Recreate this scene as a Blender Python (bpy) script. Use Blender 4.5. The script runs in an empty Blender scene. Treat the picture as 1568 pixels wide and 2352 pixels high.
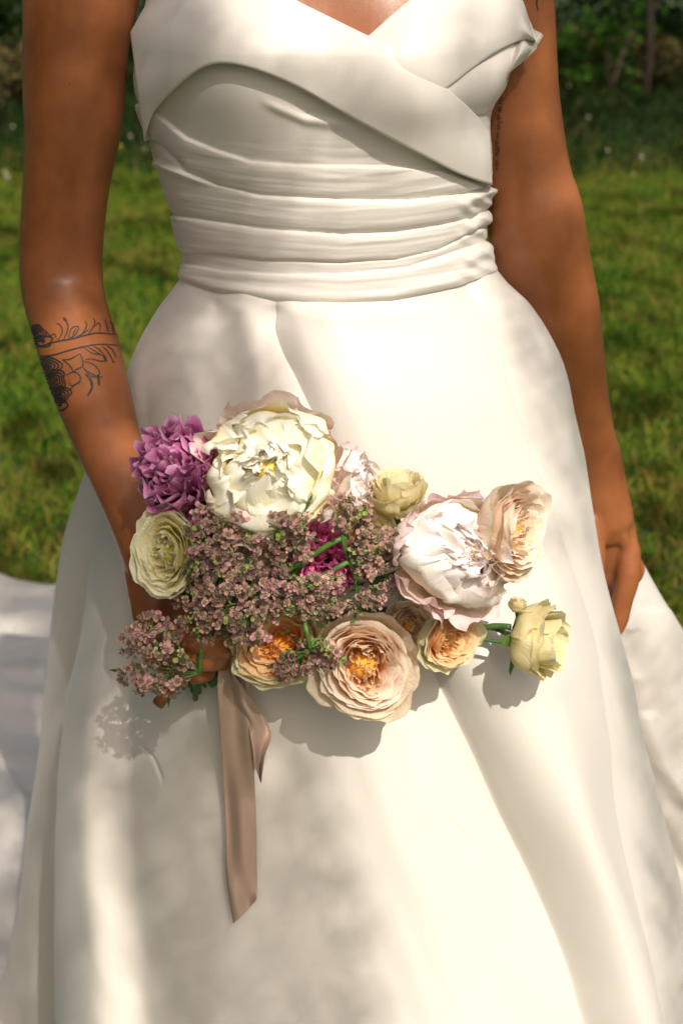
import bpy, math, random
import numpy as np
from mathutils import Vector, Matrix, noise
from mathutils.bvhtree import BVHTree

R = math.radians
random.seed(7)
rng = np.random.default_rng(7)
SC = bpy.context.scene
COL = SC.collection

# ------------------------------------------------------------------ camera
PITCH = R(22.0)
CAM = np.array([0.0, -1.27, 1.36])
FPX = 50.0 / 36.0 * 2352.0
cam_data = bpy.data.cameras.new('camera')
cam_data.lens = 50.0
cam_data.sensor_fit = 'VERTICAL'
cam_data.sensor_height = 36.0
cam_data.sensor_width = 24.0
cam_data.clip_start = 0.05
cam_data.clip_end = 900.0
cam_data.dof.use_dof = True
cam_data.dof.focus_distance = 1.14
cam_data.dof.aperture_fstop = 7.0
cam = bpy.data.objects.new('camera', cam_data)
COL.objects.link(cam)
cam.location = CAM
cam.rotation_euler = (R(90) - PITCH, 0, 0)
SC.camera = cam

# ------------------------------------------------------------------ sky, sun, exposure
SUN_AZ = R(20.0)      # to the right of the line bride -> camera
SUN_EL = R(47.0)
TO_SUN = np.array([math.sin(SUN_AZ) * math.cos(SUN_EL), -math.cos(SUN_AZ) * math.cos(SUN_EL), math.sin(SUN_EL)])
world = bpy.data.worlds.new('World')
SC.world = world
world.use_nodes = True
wn = world.node_tree
for n in list(wn.nodes):
    wn.nodes.remove(n)
sky = wn.nodes.new('ShaderNodeTexSky')
sky.sky_type = 'NISHITA'
sky.sun_disc = False
sky.sun_elevation = SUN_EL
sky.sun_rotation = R(180) - SUN_AZ
sky.air_density = 1.0
sky.dust_density = 7.0
sky.ozone_density = 0.3
bgn = wn.nodes.new('ShaderNodeBackground')
bgn.inputs['Strength'].default_value = 0.095
won = wn.nodes.new('ShaderNodeOutputWorld')
wn.links.new(sky.outputs[0], bgn.inputs[0])
wn.links.new(bgn.outputs[0], won.inputs[0])
sun_data = bpy.data.lights.new('sun', 'SUN')
sun_data.energy = 4.1
sun_data.angle = R(0.5)
sun_data.color = (1.0, 0.925, 0.83)
sun = bpy.data.objects.new('sun', sun_data)
COL.objects.link(sun)
sun.rotation_euler = Vector(TO_SUN).to_track_quat('Z', 'Y').to_euler()
SC.view_settings.view_transform = 'Standard'
SC.view_settings.look = 'None'
SC.view_settings.exposure = 0.09
SC.view_settings.gamma = 1.0
SC.cycles.max_bounces = 12
SC.cycles.diffuse_bounces = 7
SC.cycles.transmission_bounces = 10
SC.cycles.transparent_max_bounces = 12
SC.cycles.use_denoising = True

# ------------------------------------------------------------------ picking points along the camera's rays while modelling
CF = np.array([0.0, math.cos(PITCH), -math.sin(PITCH)])
CU = np.array([0.0, math.sin(PITCH), math.cos(PITCH)])

def P(px, py, Y):
    "world point seen at photo position (px, py; 1568 x 2352 frame) at distance plane y = Y (arrays allowed)"
    px, py, Y = np.broadcast_arrays(np.asarray(px, float), np.asarray(py, float), np.asarray(Y, float))
    d = CF[None] + np.stack([(px.ravel() - 784) / FPX, 0 * px.ravel(), 0 * px.ravel()], 1) + CU[None] * ((1176 - py.ravel()) / FPX)[:, None]
    t = (Y.ravel() - CAM[1]) / d[:, 1]
    out = CAM + d * t[:, None]
    return out[0] if px.ndim == 0 else out.reshape(px.shape + (3,))

def PX(p):
    q = np.asarray(p, float) - CAM
    dep = q @ CF
    return 784 + FPX * q[..., 0] / dep, 1176 - FPX * (q @ CU) / dep, dep

def ss(a, b, x):
    t = np.clip((x - a) / (b - a), 0, 1)
    return t * t * (3 - 2 * t)

# ------------------------------------------------------------------ object helpers
def tag(o, label=None, cat=None, group=None, kind=None):
    if label: o['label'] = label
    if cat: o['category'] = cat
    if group: o['group'] = group
    if kind: o['kind'] = kind
    return o

def empty(name, loc=(0, 0, 0)):
    o = bpy.data.objects.new(name, None)
    o.empty_display_size = 0.05
    o.location = loc
    COL.objects.link(o)
    return o

def mesh_obj(name, verts, faces, mat=None, parent=None, smooth=True, uv=None, world_verts=True):
    me = bpy.data.meshes.new(name)
    verts = np.asarray(verts, dtype=np.float32).reshape(-1, 3)
    if parent is not None and world_verts:
        off = np.array(parent.location, dtype=np.float32)
        p = parent.parent
        while p is not None:
            off = off + np.array(p.location, dtype=np.float32)
            p = p.parent
        verts = verts - off
    faces = np.asarray(faces, dtype=np.int32)
    me.vertices.add(len(verts)); me.vertices.foreach_set('co', verts.ravel())
    k = faces.shape[1]
    me.loops.add(faces.size); me.loops.foreach_set('vertex_index', faces.ravel())
    me.polygons.add(len(faces))
    me.polygons.foreach_set('loop_start', np.arange(0, faces.size, k, dtype=np.int32))
    me.polygons.foreach_set('loop_total', np.full(len(faces), k, dtype=np.int32))
    me.update(calc_edges=True)
    if smooth:
        me.polygons.foreach_set('use_smooth', np.ones(len(faces), dtype=bool))
    if uv is not None:
        l = me.uv_layers.new(name='UVMap')
        l.data.foreach_set('uv', np.asarray(uv, dtype=np.float32)[faces.ravel()].ravel())
    me.validate()
    if mat: me.materials.append(mat)
    o = bpy.data.objects.new(name, me)
    COL.objects.link(o)
    if parent is not None: o.parent = parent
    return o

def grid_faces(nr, nc, wrap=False):
    r = np.arange(nr - 1)[:, None]; c = np.arange(nc if wrap else nc - 1)[None, :]
    c2 = (c + 1) % nc
    return np.stack([r * nc + c, r * nc + c2, (r + 1) * nc + c2, (r + 1) * nc + c], -1).reshape(-1, 4)

def catmull(pts, n):
    pts = np.asarray(pts, float)
    m = len(pts)
    p = np.vstack([2 * pts[0] - pts[1], pts, 2 * pts[-1] - pts[-2]])
    s = np.linspace(0, m - 1, n)
    i = np.minimum(s.astype(int), m - 2)
    f = (s - i)[:, None]
    a, b, c, d = p[i], p[i + 1], p[i + 2], p[i + 3]
    return 0.5 * ((2 * b) + (c - a) * f + (2 * a - 5 * b + 4 * c - d) * f ** 2 + (3 * b - a - 3 * c + d) * f ** 3)

def tube_mesh(path, ra, rb=None, n=12, caps=True, ref=(1.0, 0.0, 0.0), dome=True):
    "closed tube along path; ra = radius along ref, rb = the other one"
    path = np.asarray(path, float); m = len(path)
    ra = np.broadcast_to(np.asarray(ra, float), (m,)).copy()
    rb = ra.copy() if rb is None else np.broadcast_to(np.asarray(rb, float), (m,)).copy()
    T = np.gradient(path, axis=0); T /= np.linalg.norm(T, axis=1)[:, None] + 1e-12
    if dome:
        def cap(p, t, a, b):
            ps, as_, bs = [], [], []
            for ph in (0.5, 0.8, 0.97):
                ps.append(p + t * min(a, b) * math.sin(ph * math.pi / 2)); as_.append(a * math.cos(ph * math.pi / 2)); bs.append(b * math.cos(ph * math.pi / 2))
            return ps, as_, bs
        e, ea, eb = cap(path[-1], T[-1], ra[-1], rb[-1])
        s, sa, sb = cap(path[0], -T[0], ra[0], rb[0])
        path = np.vstack([s[::-1], path, e]); ra = np.r_[sa[::-1], ra, ea]; rb = np.r_[sb[::-1], rb, eb]
        T = np.vstack([[T[0]] * 3, T, [T[-1]] * 3]); m = len(path)
    ref = np.asarray(ref, float)
    U = ref[None] - T * (T @ ref)[:, None]; U /= np.linalg.norm(U, axis=1)[:, None] + 1e-9
    V = np.cross(T, U)
    a = np.linspace(0, 2 * math.pi, n, endpoint=False)
    v = path[:, None] + U[:, None] * (np.cos(a)[None, :, None] * ra[:, None, None]) + V[:, None] * (np.sin(a)[None, :, None] * rb[:, None, None])
    v = v.reshape(-1, 3)
    f = grid_faces(m, n, True)
    if caps:
        c0, c1 = len(v), len(v) + 1
        v = np.vstack([v, path[0], path[-1]])
        k = np.arange(n); k2 = (k + 1) % n
        f = np.vstack([f, np.stack([k2, k, np.full(n, c0), np.full(n, c0)], 1), np.stack([(m - 1) * n + k, (m - 1) * n + k2, np.full(n, c1), np.full(n, c1)], 1)])
    return v, f

def tris_quads(v, f):
    "turn quads whose last two indices coincide into proper faces (list form)"
    return [tuple(x[:3]) if x[2] == x[3] else tuple(x) for x in np.asarray(f).tolist()]

def join(parts):
    V, F, n = [], [], 0
    for v, f in parts:
        V.append(v); F.append(np.asarray(f) + n); n += len(v)
    return np.vstack(V), np.vstack(F)

def mixed_obj(name, v, f, mat=None, parent=None, smooth=True):
    v = np.asarray(v, float)
    if parent is not None:
        p = parent
        while p is not None:
            v = v - np.array(p.location); p = p.parent
    me = bpy.data.meshes.new(name)
    me.from_pydata(v.tolist(), [], tris_quads(v, f))
    if smooth: me.polygons.foreach_set('use_smooth', np.ones(len(me.polygons), dtype=bool))
    me.update()
    if mat: me.materials.append(mat)
    o = bpy.data.objects.new(name, me); COL.objects.link(o)
    if parent is not None: o.parent = parent
    return o

# ------------------------------------------------------------------ materials
class NT:
    def __init__(s, name):
        s.m = bpy.data.materials.new(name); s.m.use_nodes = True
        s.t = s.m.node_tree; s.t.nodes.clear()
        s.out = s.n('ShaderNodeOutputMaterial')
    def n(s, kind, **kw):
        nd = s.t.nodes.new(kind)
        for k, v in kw.items():
            if k in nd.inputs: nd.inputs[k].default_value = v
            else: setattr(nd, k, v)
        return nd
    def l(s, a, b): s.t.links.new(a, b)
    def ramp(s, fac, stops, interp='LINEAR'):
        r = s.n('ShaderNodeValToRGB'); r.color_ramp.interpolation = interp
        e = r.color_ramp.elements
        while len(e) < len(stops): e.new(0.5)
        for x, (p, c) in zip(e, stops):
            x.position = p; x.color = (*c, 1)
        s.l(fac, r.inputs[0]); return r.outputs[0]
    def noise(s, scale, detail=4, rough=0.5, coord='Object', vscale=None):
        tc = s.n('ShaderNodeTexCoord'); nz = s.n('ShaderNodeTexNoise')
        nz.inputs['Scale'].default_value = scale; nz.inputs['Detail'].default_value = detail; nz.inputs['Roughness'].default_value = rough
        src = tc.outputs[coord]
        if vscale:
            mp = s.n('ShaderNodeMapping'); mp.inputs['Scale'].default_value = vscale
            s.l(src, mp.inputs[0]); src = mp.outputs[0]
        s.l(src, nz.inputs['Vector']); return nz.outputs['Fac']

def M_fabric(name, col, rough=0.42, weave=1.0, sheen=0.15):
    b = NT(name)
    p = b.n('ShaderNodeBsdfPrincipled', Roughness=rough)
    p.inputs['Base Color'].default_value = (*col, 1)
    p.inputs['Sheen Weight'].default_value = sheen
    p.inputs['Specular IOR Level'].default_value = 0.35
    w1 = b.noise(1.0, 2, 0.6, vscale=(1500, 1500, 300)); w2 = b.noise(1.0, 2, 0.6, vscale=(300, 300, 1500))
    big = b.noise(9.0, 3, 0.55)
    ad = b.n('ShaderNodeMath', operation='ADD'); b.l(w1, ad.inputs[0]); b.l(w2, ad.inputs[1])
    bp = b.n('ShaderNodeBump', Strength=0.22 * weave, Distance=0.0005); b.l(ad.outputs[0], bp.inputs['Height'])
    bp2 = b.n('ShaderNodeBump', Strength=0.25, Distance=0.004); b.l(big, bp2.inputs['Height']); b.l(bp.outputs[0], bp2.inputs['Normal'])
    b.l(bp2.outputs[0], p.inputs['Normal'])
    rr = b.n('ShaderNodeMapRange'); b.l(w1, rr.inputs[0]); rr.inputs[3].default_value = rough - 0.07; rr.inputs[4].default_value = rough + 0.1
    b.l(rr.outputs[0], p.inputs['Roughness'])
    b.l(p.outputs[0], b.out.inputs[0]); return b.m

def M_skin():
    b = NT('tanned_skin')
    p = b.n('ShaderNodeBsdfPrincipled', Roughness=0.34)
    f = b.noise(22, 5, 0.6)
    c = b.ramp(f, [(0.3, (0.21, 0.072, 0.023)), (0.55, (0.275, 0.096, 0.033)), (0.75, (0.335, 0.110, 0.043))])
    fr = b.noise(170, 2, 0.5); fk = b.ramp(fr, [(0.75, (1, 1, 1)), (0.79, (0.7, 0.6, 0.55))])
    mm = b.n('ShaderNodeMix'); mm.data_type = 'RGBA'; mm.blend_type = 'MULTIPLY'; mm.inputs['Factor'].default_value = 1.0
    b.l(c, mm.inputs[6]); b.l(fk, mm.inputs[7]); c = mm.outputs[2]
    b.l(c, p.inputs['Base Color'])
    p.inputs['Subsurface Weight'].default_value = 0.12
    p.inputs['Subsurface Radius'].default_value = (0.012, 0.004, 0.002)
    p.inputs['Subsurface Scale'].default_value = 0.6
    p.inputs['Specular IOR Level'].default_value = 0.4
    h = b.noise(900, 3, 0.6); h2 = b.noise(60, 3, 0.5)
    bp = b.n('ShaderNodeBump', Strength=0.18, Distance=0.0006); b.l(h, bp.inputs['Height'])
    bp2 = b.n('ShaderNodeBump', Strength=0.12, Distance=0.003); b.l(h2, bp2.inputs['Height']); b.l(bp.outputs[0], bp2.inputs['Normal'])
    b.l(bp2.outputs[0], p.inputs['Normal'])
    b.l(p.outputs[0], b.out.inputs[0]); return b.m

def M_simple(name, col, rough=0.5, spec=0.4, var=0.0, scale=30, trans=0.0):
    b = NT(name)
    p = b.n('ShaderNodeBsdfPrincipled', Roughness=rough)
    p.inputs['Specular IOR Level'].default_value = spec
    if var:
        f = b.noise(scale, 4, 0.6)
        c = b.ramp(f, [(0.3, tuple(x * (1 - var) for x in col)), (0.7, tuple(min(1, x * (1 + var)) for x in col))])
        b.l(c, p.inputs['Base Color'])
    else:
        c = None; p.inputs['Base Color'].default_value = (*col, 1)
    if trans:
        t = b.n('ShaderNodeBsdfTranslucent'); mx = b.n('ShaderNodeMixShader'); mx.inputs[0].default_value = trans
        if c is not None: b.l(c, t.inputs[0])
        else: t.inputs[0].default_value = (*col, 1)
        b.l(p.outputs[0], mx.inputs[1]); b.l(t.outputs[0], mx.inputs[2]); b.l(mx.outputs[0], b.out.inputs[0])
    else:
        b.l(p.outputs[0], b.out.inputs[0])
    return b.m

MAT_DRESS = M_fabric('ivory_satin', (0.64, 0.602, 0.548))
MAT_SKIN = M_skin()
# ------------------------------------------------------------------ ground
def M_ground():
    b = NT('lawn_soil')
    p = b.n('ShaderNodeBsdfPrincipled', Roughness=0.9)
    f = b.noise(2.0, 6, 0.65)
    c = b.ramp(f, [(0.3, (0.018, 0.035, 0.008)), (0.55, (0.04, 0.07, 0.014)), (0.75, (0.075, 0.075, 0.025))])
    b.l(c, p.inputs['Base Color'])
    b.l(p.outputs[0], b.out.inputs[0]); return b.m
gx = np.array([-400, -60, -20, -8, -4, 0, 4, 8, 20, 60, 400.0]); gy = np.array([-60, -10, -3, 0, 2, 4, 7, 10, 16, 40, 120, 700.0])
GX, GY = np.meshgrid(gx, gy)
gz = np.zeros_like(GX)
ground = mesh_obj('ground', np.stack([GX, GY, gz], -1), grid_faces(len(gy), len(gx)), M_ground())
tag(ground, 'sunlit green lawn behind the bride', kind='structure')

def M_blades(name, stops):
    b = NT(name)
    g = b.n('ShaderNodeNewGeometry')
    big = b.noise(1.6, 4, 0.6)
    mx = b.n('ShaderNodeMath', operation='MULTIPLY_ADD'); mx.inputs[1].default_value = 0.55; mx.inputs[2].default_value = -0.05
    b.l(g.outputs['Random Per Island'], mx.inputs[0])
    ad = b.n('ShaderNodeMath', operation='MULTIPLY_ADD'); ad.inputs[1].default_value = 0.85
    b.l(big, ad.inputs[0]); b.l(mx.outputs[0], ad.inputs[2])
    c = b.ramp(ad.outputs[0], stops)
    p = b.n('ShaderNodeBsdfPrincipled', Roughness=0.65); b.l(c, p.inputs['Base Color'])
    p.inputs['Specular IOR Level'].default_value = 0.15
    t = b.n('ShaderNodeBsdfTranslucent'); b.l(c, t.inputs[0])
    m = b.n('ShaderNodeMixShader'); m.inputs[0].default_value = 0.35
    b.l(p.outputs[0], m.inputs[1]); b.l(t.outputs[0], m.inputs[2]); b.l(m.outputs[0], b.out.inputs[0])
    return b.m

def blades(name, n, sample, hgt, wid, mat, lean=0.5, patch=None):
    "n separate bent blades in one object (nobody could count them)"
    x, y = sample(n)
    if patch is not None:
        keep = patch(x, y); x, y = x[keep], y[keep]
    n = len(x)
    a = rng.uniform(0, 2 * math.pi, n); la = rng.uniform(0, 2 * math.pi, n)
    clump = np.array([noise.noise(Vector((xx * 5, yy * 5, 3))) for xx, yy in zip(x[::8], y[::8])])
    clump = np.repeat(clump, 8)[:n]
    h = hgt * rng.uniform(0.5, 1.3, n) * (1 + 0.5 * clump); w = wid * rng.uniform(0.6, 1.3, n)
    ln = h * lean * rng.uniform(0.1, 1.6, n)
    dx, dy = np.cos(a) * w / 2, np.sin(a) * w / 2
    lx, ly = np.cos(la) * ln, np.sin(la) * ln
    z0 = np.zeros(n)
    v = np.stack([np.stack([x - dx, y - dy, z0], 1), np.stack([x + dx, y + dy, z0], 1),
                  np.stack([x + dx * .8 + lx * .4, y + dy * .8 + ly * .4, h * .6], 1), np.stack([x - dx * .8 + lx * .4, y - dy * .8 + ly * .4, h * .6], 1),
                  np.stack([x + lx, y + ly, h * np.sqrt(np.maximum(0.05, 1 - 0.3 * (ln / h) ** 2))], 1)], 1).reshape(-1, 3)
    b = np.arange(n)[:, None] * 5
    f = np.concatenate([b + np.array([[0, 1, 2]]), b + np.array([[0, 2, 3]]), b + np.array([[3, 2, 4]])], 0)
    return tag(mesh_obj(name, v, f, mat, smooth=False), kind='stuff')

def trapez(y0, y1, m0, k, power=1.0):
    def s(n):
        u = rng.uniform(0, 1, n) ** power
        y = y0 + (y1 - y0) * u
        half = m0 + k * (y - CAM[1])
        return rng.uniform(-1, 1, n) * half, y
    return s
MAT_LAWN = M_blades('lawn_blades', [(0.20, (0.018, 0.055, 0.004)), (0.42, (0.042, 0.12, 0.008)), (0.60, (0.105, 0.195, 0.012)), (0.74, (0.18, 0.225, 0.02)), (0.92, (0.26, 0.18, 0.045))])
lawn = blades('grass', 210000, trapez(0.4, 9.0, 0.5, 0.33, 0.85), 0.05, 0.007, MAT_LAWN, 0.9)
lawn['label'] = 'short green lawn grass with dry yellow patches'
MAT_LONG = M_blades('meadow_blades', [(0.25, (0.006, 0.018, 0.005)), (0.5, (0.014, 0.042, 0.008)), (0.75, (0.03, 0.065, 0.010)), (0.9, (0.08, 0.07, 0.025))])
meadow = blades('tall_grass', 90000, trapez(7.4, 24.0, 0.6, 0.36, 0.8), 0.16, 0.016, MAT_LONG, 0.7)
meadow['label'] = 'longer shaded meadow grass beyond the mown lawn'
# ------------------------------------------------------------------ the bride: torso shape shared by body and dress
def fit_rings(zs, cy, bf, XL, XR):
    "half widths left/right of every ring so that its outline meets the curves XL(py), XR(py)"
    al, ar = [], []
    th = np.linspace(-0.35, 1.2, 160)
    for z, c, b in zip(zs, cy, bf):
        res = []
        for sgn, X in ((-1, XL), (1, XR)):
            a = 0.2
            for _ in range(25):
                pts = np.stack([sgn * a * np.cos(th), c - b * np.sin(th), np.full_like(th, z)], 1)
                x, y, d = PX(pts)
                i = np.argmax(sgn * x)
                tgt = np.interp(y[i], X[:, 0], X[:, 1])
                a += sgn * (tgt - x[i]) * d[i] / FPX * 0.8
            res.append(a)
        al.append(res[0]); ar.append(res[1])
    return np.array(al), np.array(ar)

BL = np.array([(-300, 330), (0, 338), (80, 312), (200, 305), (335, 352), (368, 362), (400, 371), (450, 386), (500, 400), (550, 411), (600, 420), (655, 425), (720, 428)], float)
BR = np.array([(-300, 1190), (0, 1196), (100, 1182), (165, 1170), (200, 1160), (250, 1127), (300, 1124), (340, 1130), (420, 1130), (445, 1121), (480, 1118), (560, 1115), (600, 1122), (625, 1130), (720, 1140)], float)
TZ = np.linspace(1.00, 1.40, 60)
T_CY = np.zeros_like(TZ)
T_BF = np.interp(TZ, [1.0, 1.06, 1.12, 1.2, 1.28, 1.34, 1.40], [0.112, 0.104, 0.106, 0.115, 0.118, 0.105, 0.085])
T_AL, T_AR = fit_rings(TZ, T_CY, T_BF, BL, BR)
def smooth1(a, k=5):
    p = np.pad(a, k, mode='edge'); return np.convolve(p, np.ones(2 * k + 1) / (2 * k + 1), 'valid')
T_AL, T_AR = smooth1(T_AL, 1), smooth1(T_AR, 1)

def bust(x, z):
    m = lambda cx, cz, A, sx, sz: A * np.exp(-((x - cx) / sx) ** 2 - ((z - cz) / sz) ** 2)
    return m(-0.083, 1.262, 0.030, 0.055, 0.055) + m(0.060, 1.262, 0.028, 0.055, 0.055)

def torso_front(x, z, off=0.0):
    "y of the torso's front at (x, z), the surface pushed out by off"
    al, ar, b = np.interp(z, TZ, T_AL), np.interp(z, TZ, T_AR), np.interp(z, TZ, T_BF)
    a = np.where(x < 0, al, ar) + off
    h = 1 - (x / a) ** 2
    s = np.where(h > 0.03, np.sqrt(np.maximum(h, 0.03)), np.maximum(0, 0.1732 + (h - 0.03) * 2.9))
    return -(b + off) * s - bust(x, z) * np.clip(h * 2, 0, 1)

def drape(px, py, off=0.0, dy=0.0):
    y = np.full(np.shape(px), -0.1)
    for _ in range(30):
        p = P(px, py, y)
        y = 0.6 * y + 0.4 * (torso_front(p[..., 0], p[..., 2], off) + dy)
    return P(px, py, y)

# ------------------------------------------------------------------ body: one continuous skin
parts = []
def limb(rows, flat=0.95, n=28, samples=60, dome=True):
    rows = np.array(rows, float)
    r = catmull(rows, samples)
    c = P((r[:, 0] + r[:, 1]) / 2, r[:, 2], r[:, 3])
    l = P(r[:, 0], r[:, 2], r[:, 3]); q = P(r[:, 1], r[:, 2], r[:, 3])
    T = np.gradient(c, axis=0); T /= np.linalg.norm(T, axis=1)[:, None]
    w = np.linalg.norm(q - l, axis=1) / 2 * np.sqrt(np.clip(1 - T[:, 0] ** 2, 0.05, 1))
    parts.append(tube_mesh(c, w, w * flat, n=n, dome=dome))

# viewer's left arm (holds the bouquet), shoulder to wrist
limb([(90, 345, -330, 0.03), (66, 345, -200, 0.02), (52, 335, -90, 0.01), (50, 318, 0, 0.0), (52, 297, 100, 0.0), (52, 291, 200, 0.0), (55, 279, 300, 0.0), (53, 258, 400, 0.005),
      (48, 243, 500, 0.01), (46, 236, 600, 0.01), (49, 240, 660, 0.005), (60, 254, 720, -0.01), (83, 280, 800, -0.035), (118, 304, 900, -0.07),
      (160, 327, 1000, -0.105), (205, 352, 1100, -0.14), (238, 386, 1180, -0.165), (262, 415, 1240, -0.185), (280, 432, 1290, -0.195)], flat=0.88)
# viewer's right arm, hanging
limb([(1040, 1225, -330, 0.03), (1062, 1256, -160, 0.02), (1078, 1273, 0, 0.02), (1085, 1278, 100, 0.02), (1092, 1283, 200, 0.02), (1100, 1295, 300, 0.02), (1110, 1312, 400, 0.02), (1116, 1335, 470, 0.02),
      (1118, 1348, 540, 0.022), (1132, 1362, 610, 0.03), (1165, 1380, 700, 0.04), (1205, 1390, 800, 0.05), (1243, 1398, 900, 0.06), (1275, 1414, 1000, 0.065),
      (1290, 1429, 1050, 0.068), (1303, 1437, 1100, 0.07), (1310, 1447, 1150, 0.07), (1316, 1457, 1200, 0.07)], flat=0.85)

def chain(pts, r, n=14, k=24, flat=1.0):
    pts = np.array(pts, float)
    c = P(pts[:, 0], pts[:, 1], pts[:, 2])
    c = catmull(c, k); rr = np.interp(np.linspace(0, 1, k), np.linspace(0, 1, len(r)), r) / 1000.0
    parts.append(tube_mesh(c, rr, rr * flat, n=n, ref=(0.3, 0.2, 0.9)))
# hanging hand: palm, four fingers, thumb
limb([(1312, 1450, 1170, 0.07), (1322, 1462, 1220, 0.07), (1338, 1472, 1270, 0.07), (1362, 1479, 1310, 0.07), (1384, 1470, 1340, 0.07)], flat=0.42, samples=20)
chain([(1442, 1262, .064), (1440, 1325, .056), (1428, 1380, .051), (1421, 1425, .047), (1410, 1456, .043)], [13, 13, 11.2, 9.8, 7.0])
chain([(1425, 1300, .082), (1410, 1350, .074), (1398, 1395, .068), (1396, 1435, .06)], [10, 9.4, 8.8, 7])
chain([(1424, 1310, .092), (1400, 1352, .088), (1384, 1395, .082), (1388, 1432, .072)], [9.5, 9, 8.4, 6.8])
chain([(1410, 1315, .105), (1386, 1350, .10), (1374, 1385, .092), (1378, 1412, .084)], [8.5, 8, 7.4, 6])
chain([(1350, 1195, .055), (1362, 1250, .045), (1368, 1292, .038), (1370, 1340, .036)], [14, 12.5, 10, 7.4])
chain([(1395, 1150, .06), (1425, 1220, .056), (1448, 1290, .06)], [6, 6, 6])
chain([(1454, 1285, .072), (1464, 1306, .070), (1458, 1328, .066)], [7, 8, 7])
# hand round the stems: palm, four curled fingers, thumb
limb([(274, 432, 1270, -0.19), (285, 432, 1320, -0.20), (296, 434, 1380, -0.21), (306, 430, 1440, -0.215), (325, 425, 1500, -0.215), (350, 420, 1540, -0.212)], flat=0.45, samples=24)
chain([(395, 1385, -.215), (440, 1415, -.240), (490, 1437, -.248), (522, 1448, -.238), (534, 1452, -.218)], [11, 10.5, 9.6, 8.8, 7.4])
chain([(378, 1425, -.218), (432, 1462, -.246), (480, 1483, -.252), (515, 1492, -.242), (528, 1495, -.222)], [11, 10.5, 9.6, 8.8, 7.4])
chain([(360, 1468, -.216), (415, 1503, -.243), (465, 1517, -.248), (506, 1519, -.238), (520, 1519, -.218)], [10.5, 10, 9.2, 8.4, 7])
chain([(350, 1510, -.212), (400, 1540, -.236), (440, 1550, -.24), (473, 1548, -.232), (484, 1545, -.215)], [9.5, 9, 8.2, 7.4, 6.2])
chain([(400, 1320, -.19), (450, 1360, -.185), (490, 1400, -.19), (510, 1440, -.195)], [12.5, 11.5, 10.2, 8])

# torso, shoulders, neck, head
def torso_part():
    zs = np.concatenate([np.linspace(0.95, 1.345, 40), [1.37, 1.39, 1.41, 1.425, 1.44, 1.455, 1.48, 1.51]])
    A = np.linspace(0, 2 * math.pi, 96, endpoint=False)
    V = []
    for z in zs:
        zz = min(z, 1.36)
        al, ar, b = [np.interp(zz, TZ, q) - 0.009 for q in (T_AL, T_AR, T_BF)]
        if z > 1.36:
            k = ss(1.36, 1.455, z)
            w = (1 - k) * 1.0 + k * 0.0
            al = al * w + 0.056 * (1 - w); ar = ar * w + 0.056 * (1 - w); b = 0.085 * w + 0.056 * (1 - w)
        cx = 0.0 if z < 1.36 else -0.008 * ss(1.36, 1.45, z)
        x = np.where(np.cos(A) < 0, al, ar) * np.cos(A)
        bb = np.where(np.sin(A) < 0, b, b * 0.95)
        y = bb * np.sin(A) + 0.02 * ss(1.36, 1.46, z)
        if z < 1.4:
            y = y - np.where(np.sin(A) < 0, bust(x, z) * np.clip(-np.sin(A) * 2, 0, 1), 0)
        V.append(np.stack([x + cx, y, np.full_like(x, z)], 1))
    V = np.array(V); m = len(zs); n = 96
    f = grid_faces(m, n, True); v = V.reshape(-1, 3)
    c0, c1 = len(v), len(v) + 1
    v = np.vstack([v, V[0].mean(0), V[-1].mean(0)])
    k = np.arange(n); k2 = (k + 1) % n
    return v, np.vstack([f, np.stack([k2, k, np.full(n, c0), np.full(n, c0)], 1), np.stack([(m - 1) * n + k, (m - 1) * n + k2, np.full(n, c1), np.full(n, c1)], 1)])
parts.append(torso_part())
# shoulders slope from the neck to the arms
parts.append(tube_mesh([(-0.05, 0.025, 1.435), (-0.12, 0.03, 1.415), (-0.185, 0.02, 1.385), (-0.205, 0.01, 1.34)], [0.03, 0.038, 0.046, 0.048], n=20, ref=(0, 1, 0)))
parts.append(tube_mesh([(0.04, 0.025, 1.435), (0.09, 0.03, 1.415), (0.135, 0.025, 1.39), (0.147, 0.02, 1.34)], [0.03, 0.036, 0.042, 0.04], n=20, ref=(0, 1, 0)))
# head (above the frame): skull, jaw, nose, ears
parts.append(tube_mesh([(-0.008, 0.01, 1.49), (-0.008, -0.02, 1.545), (-0.008, -0.02, 1.60), (-0.008, -0.01, 1.66), (-0.008, 0.0, 1.70)], [0.045, 0.056, 0.072, 0.074, 0.055], [0.05, 0.075, 0.09, 0.094, 0.07], n=28))
parts.append(tube_mesh([(-0.008, -0.108, 1.625), (-0.008, -0.123, 1.60), (-0.008, -0.112, 1.592)], [0.006, 0.010, 0.010], n=10))
for sx in (-1, 1):
    parts.append(tube_mesh([(-0.008 + sx * 0.073, 0.0, 1.585), (-0.008 + sx * 0.078, 0.004, 1.62)], [0.006, 0.008], [0.012, 0.014], n=10))
bv, bf = join(parts)
raw = mixed_obj('body_raw', bv, bf)
md = raw.modifiers.new('r', 'REMESH'); md.mode = 'VOXEL'; md.voxel_size = 0.0024; md.use_smooth_shade = True
ms = raw.modifiers.new('s', 'SMOOTH'); ms.factor = 0.6; ms.iterations = 7
dg = bpy.context.evaluated_depsgraph_get()
body_mesh = bpy.data.meshes.new_from_object(raw.evaluated_get(dg), depsgraph=dg)
bpy.data.objects.remove(raw)
body_mesh.materials.clear(); body_mesh.materials.append(MAT_SKIN)
body_mesh.polygons.foreach_set('use_smooth', np.ones(len(body_mesh.polygons), dtype=bool))
person = empty('person')
tag(person, 'bride in a white satin gown holding a bouquet in one hand, the other hanging', 'person')
body = bpy.data.objects.new('body', body_mesh); COL.objects.link(body); body.parent = person
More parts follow.
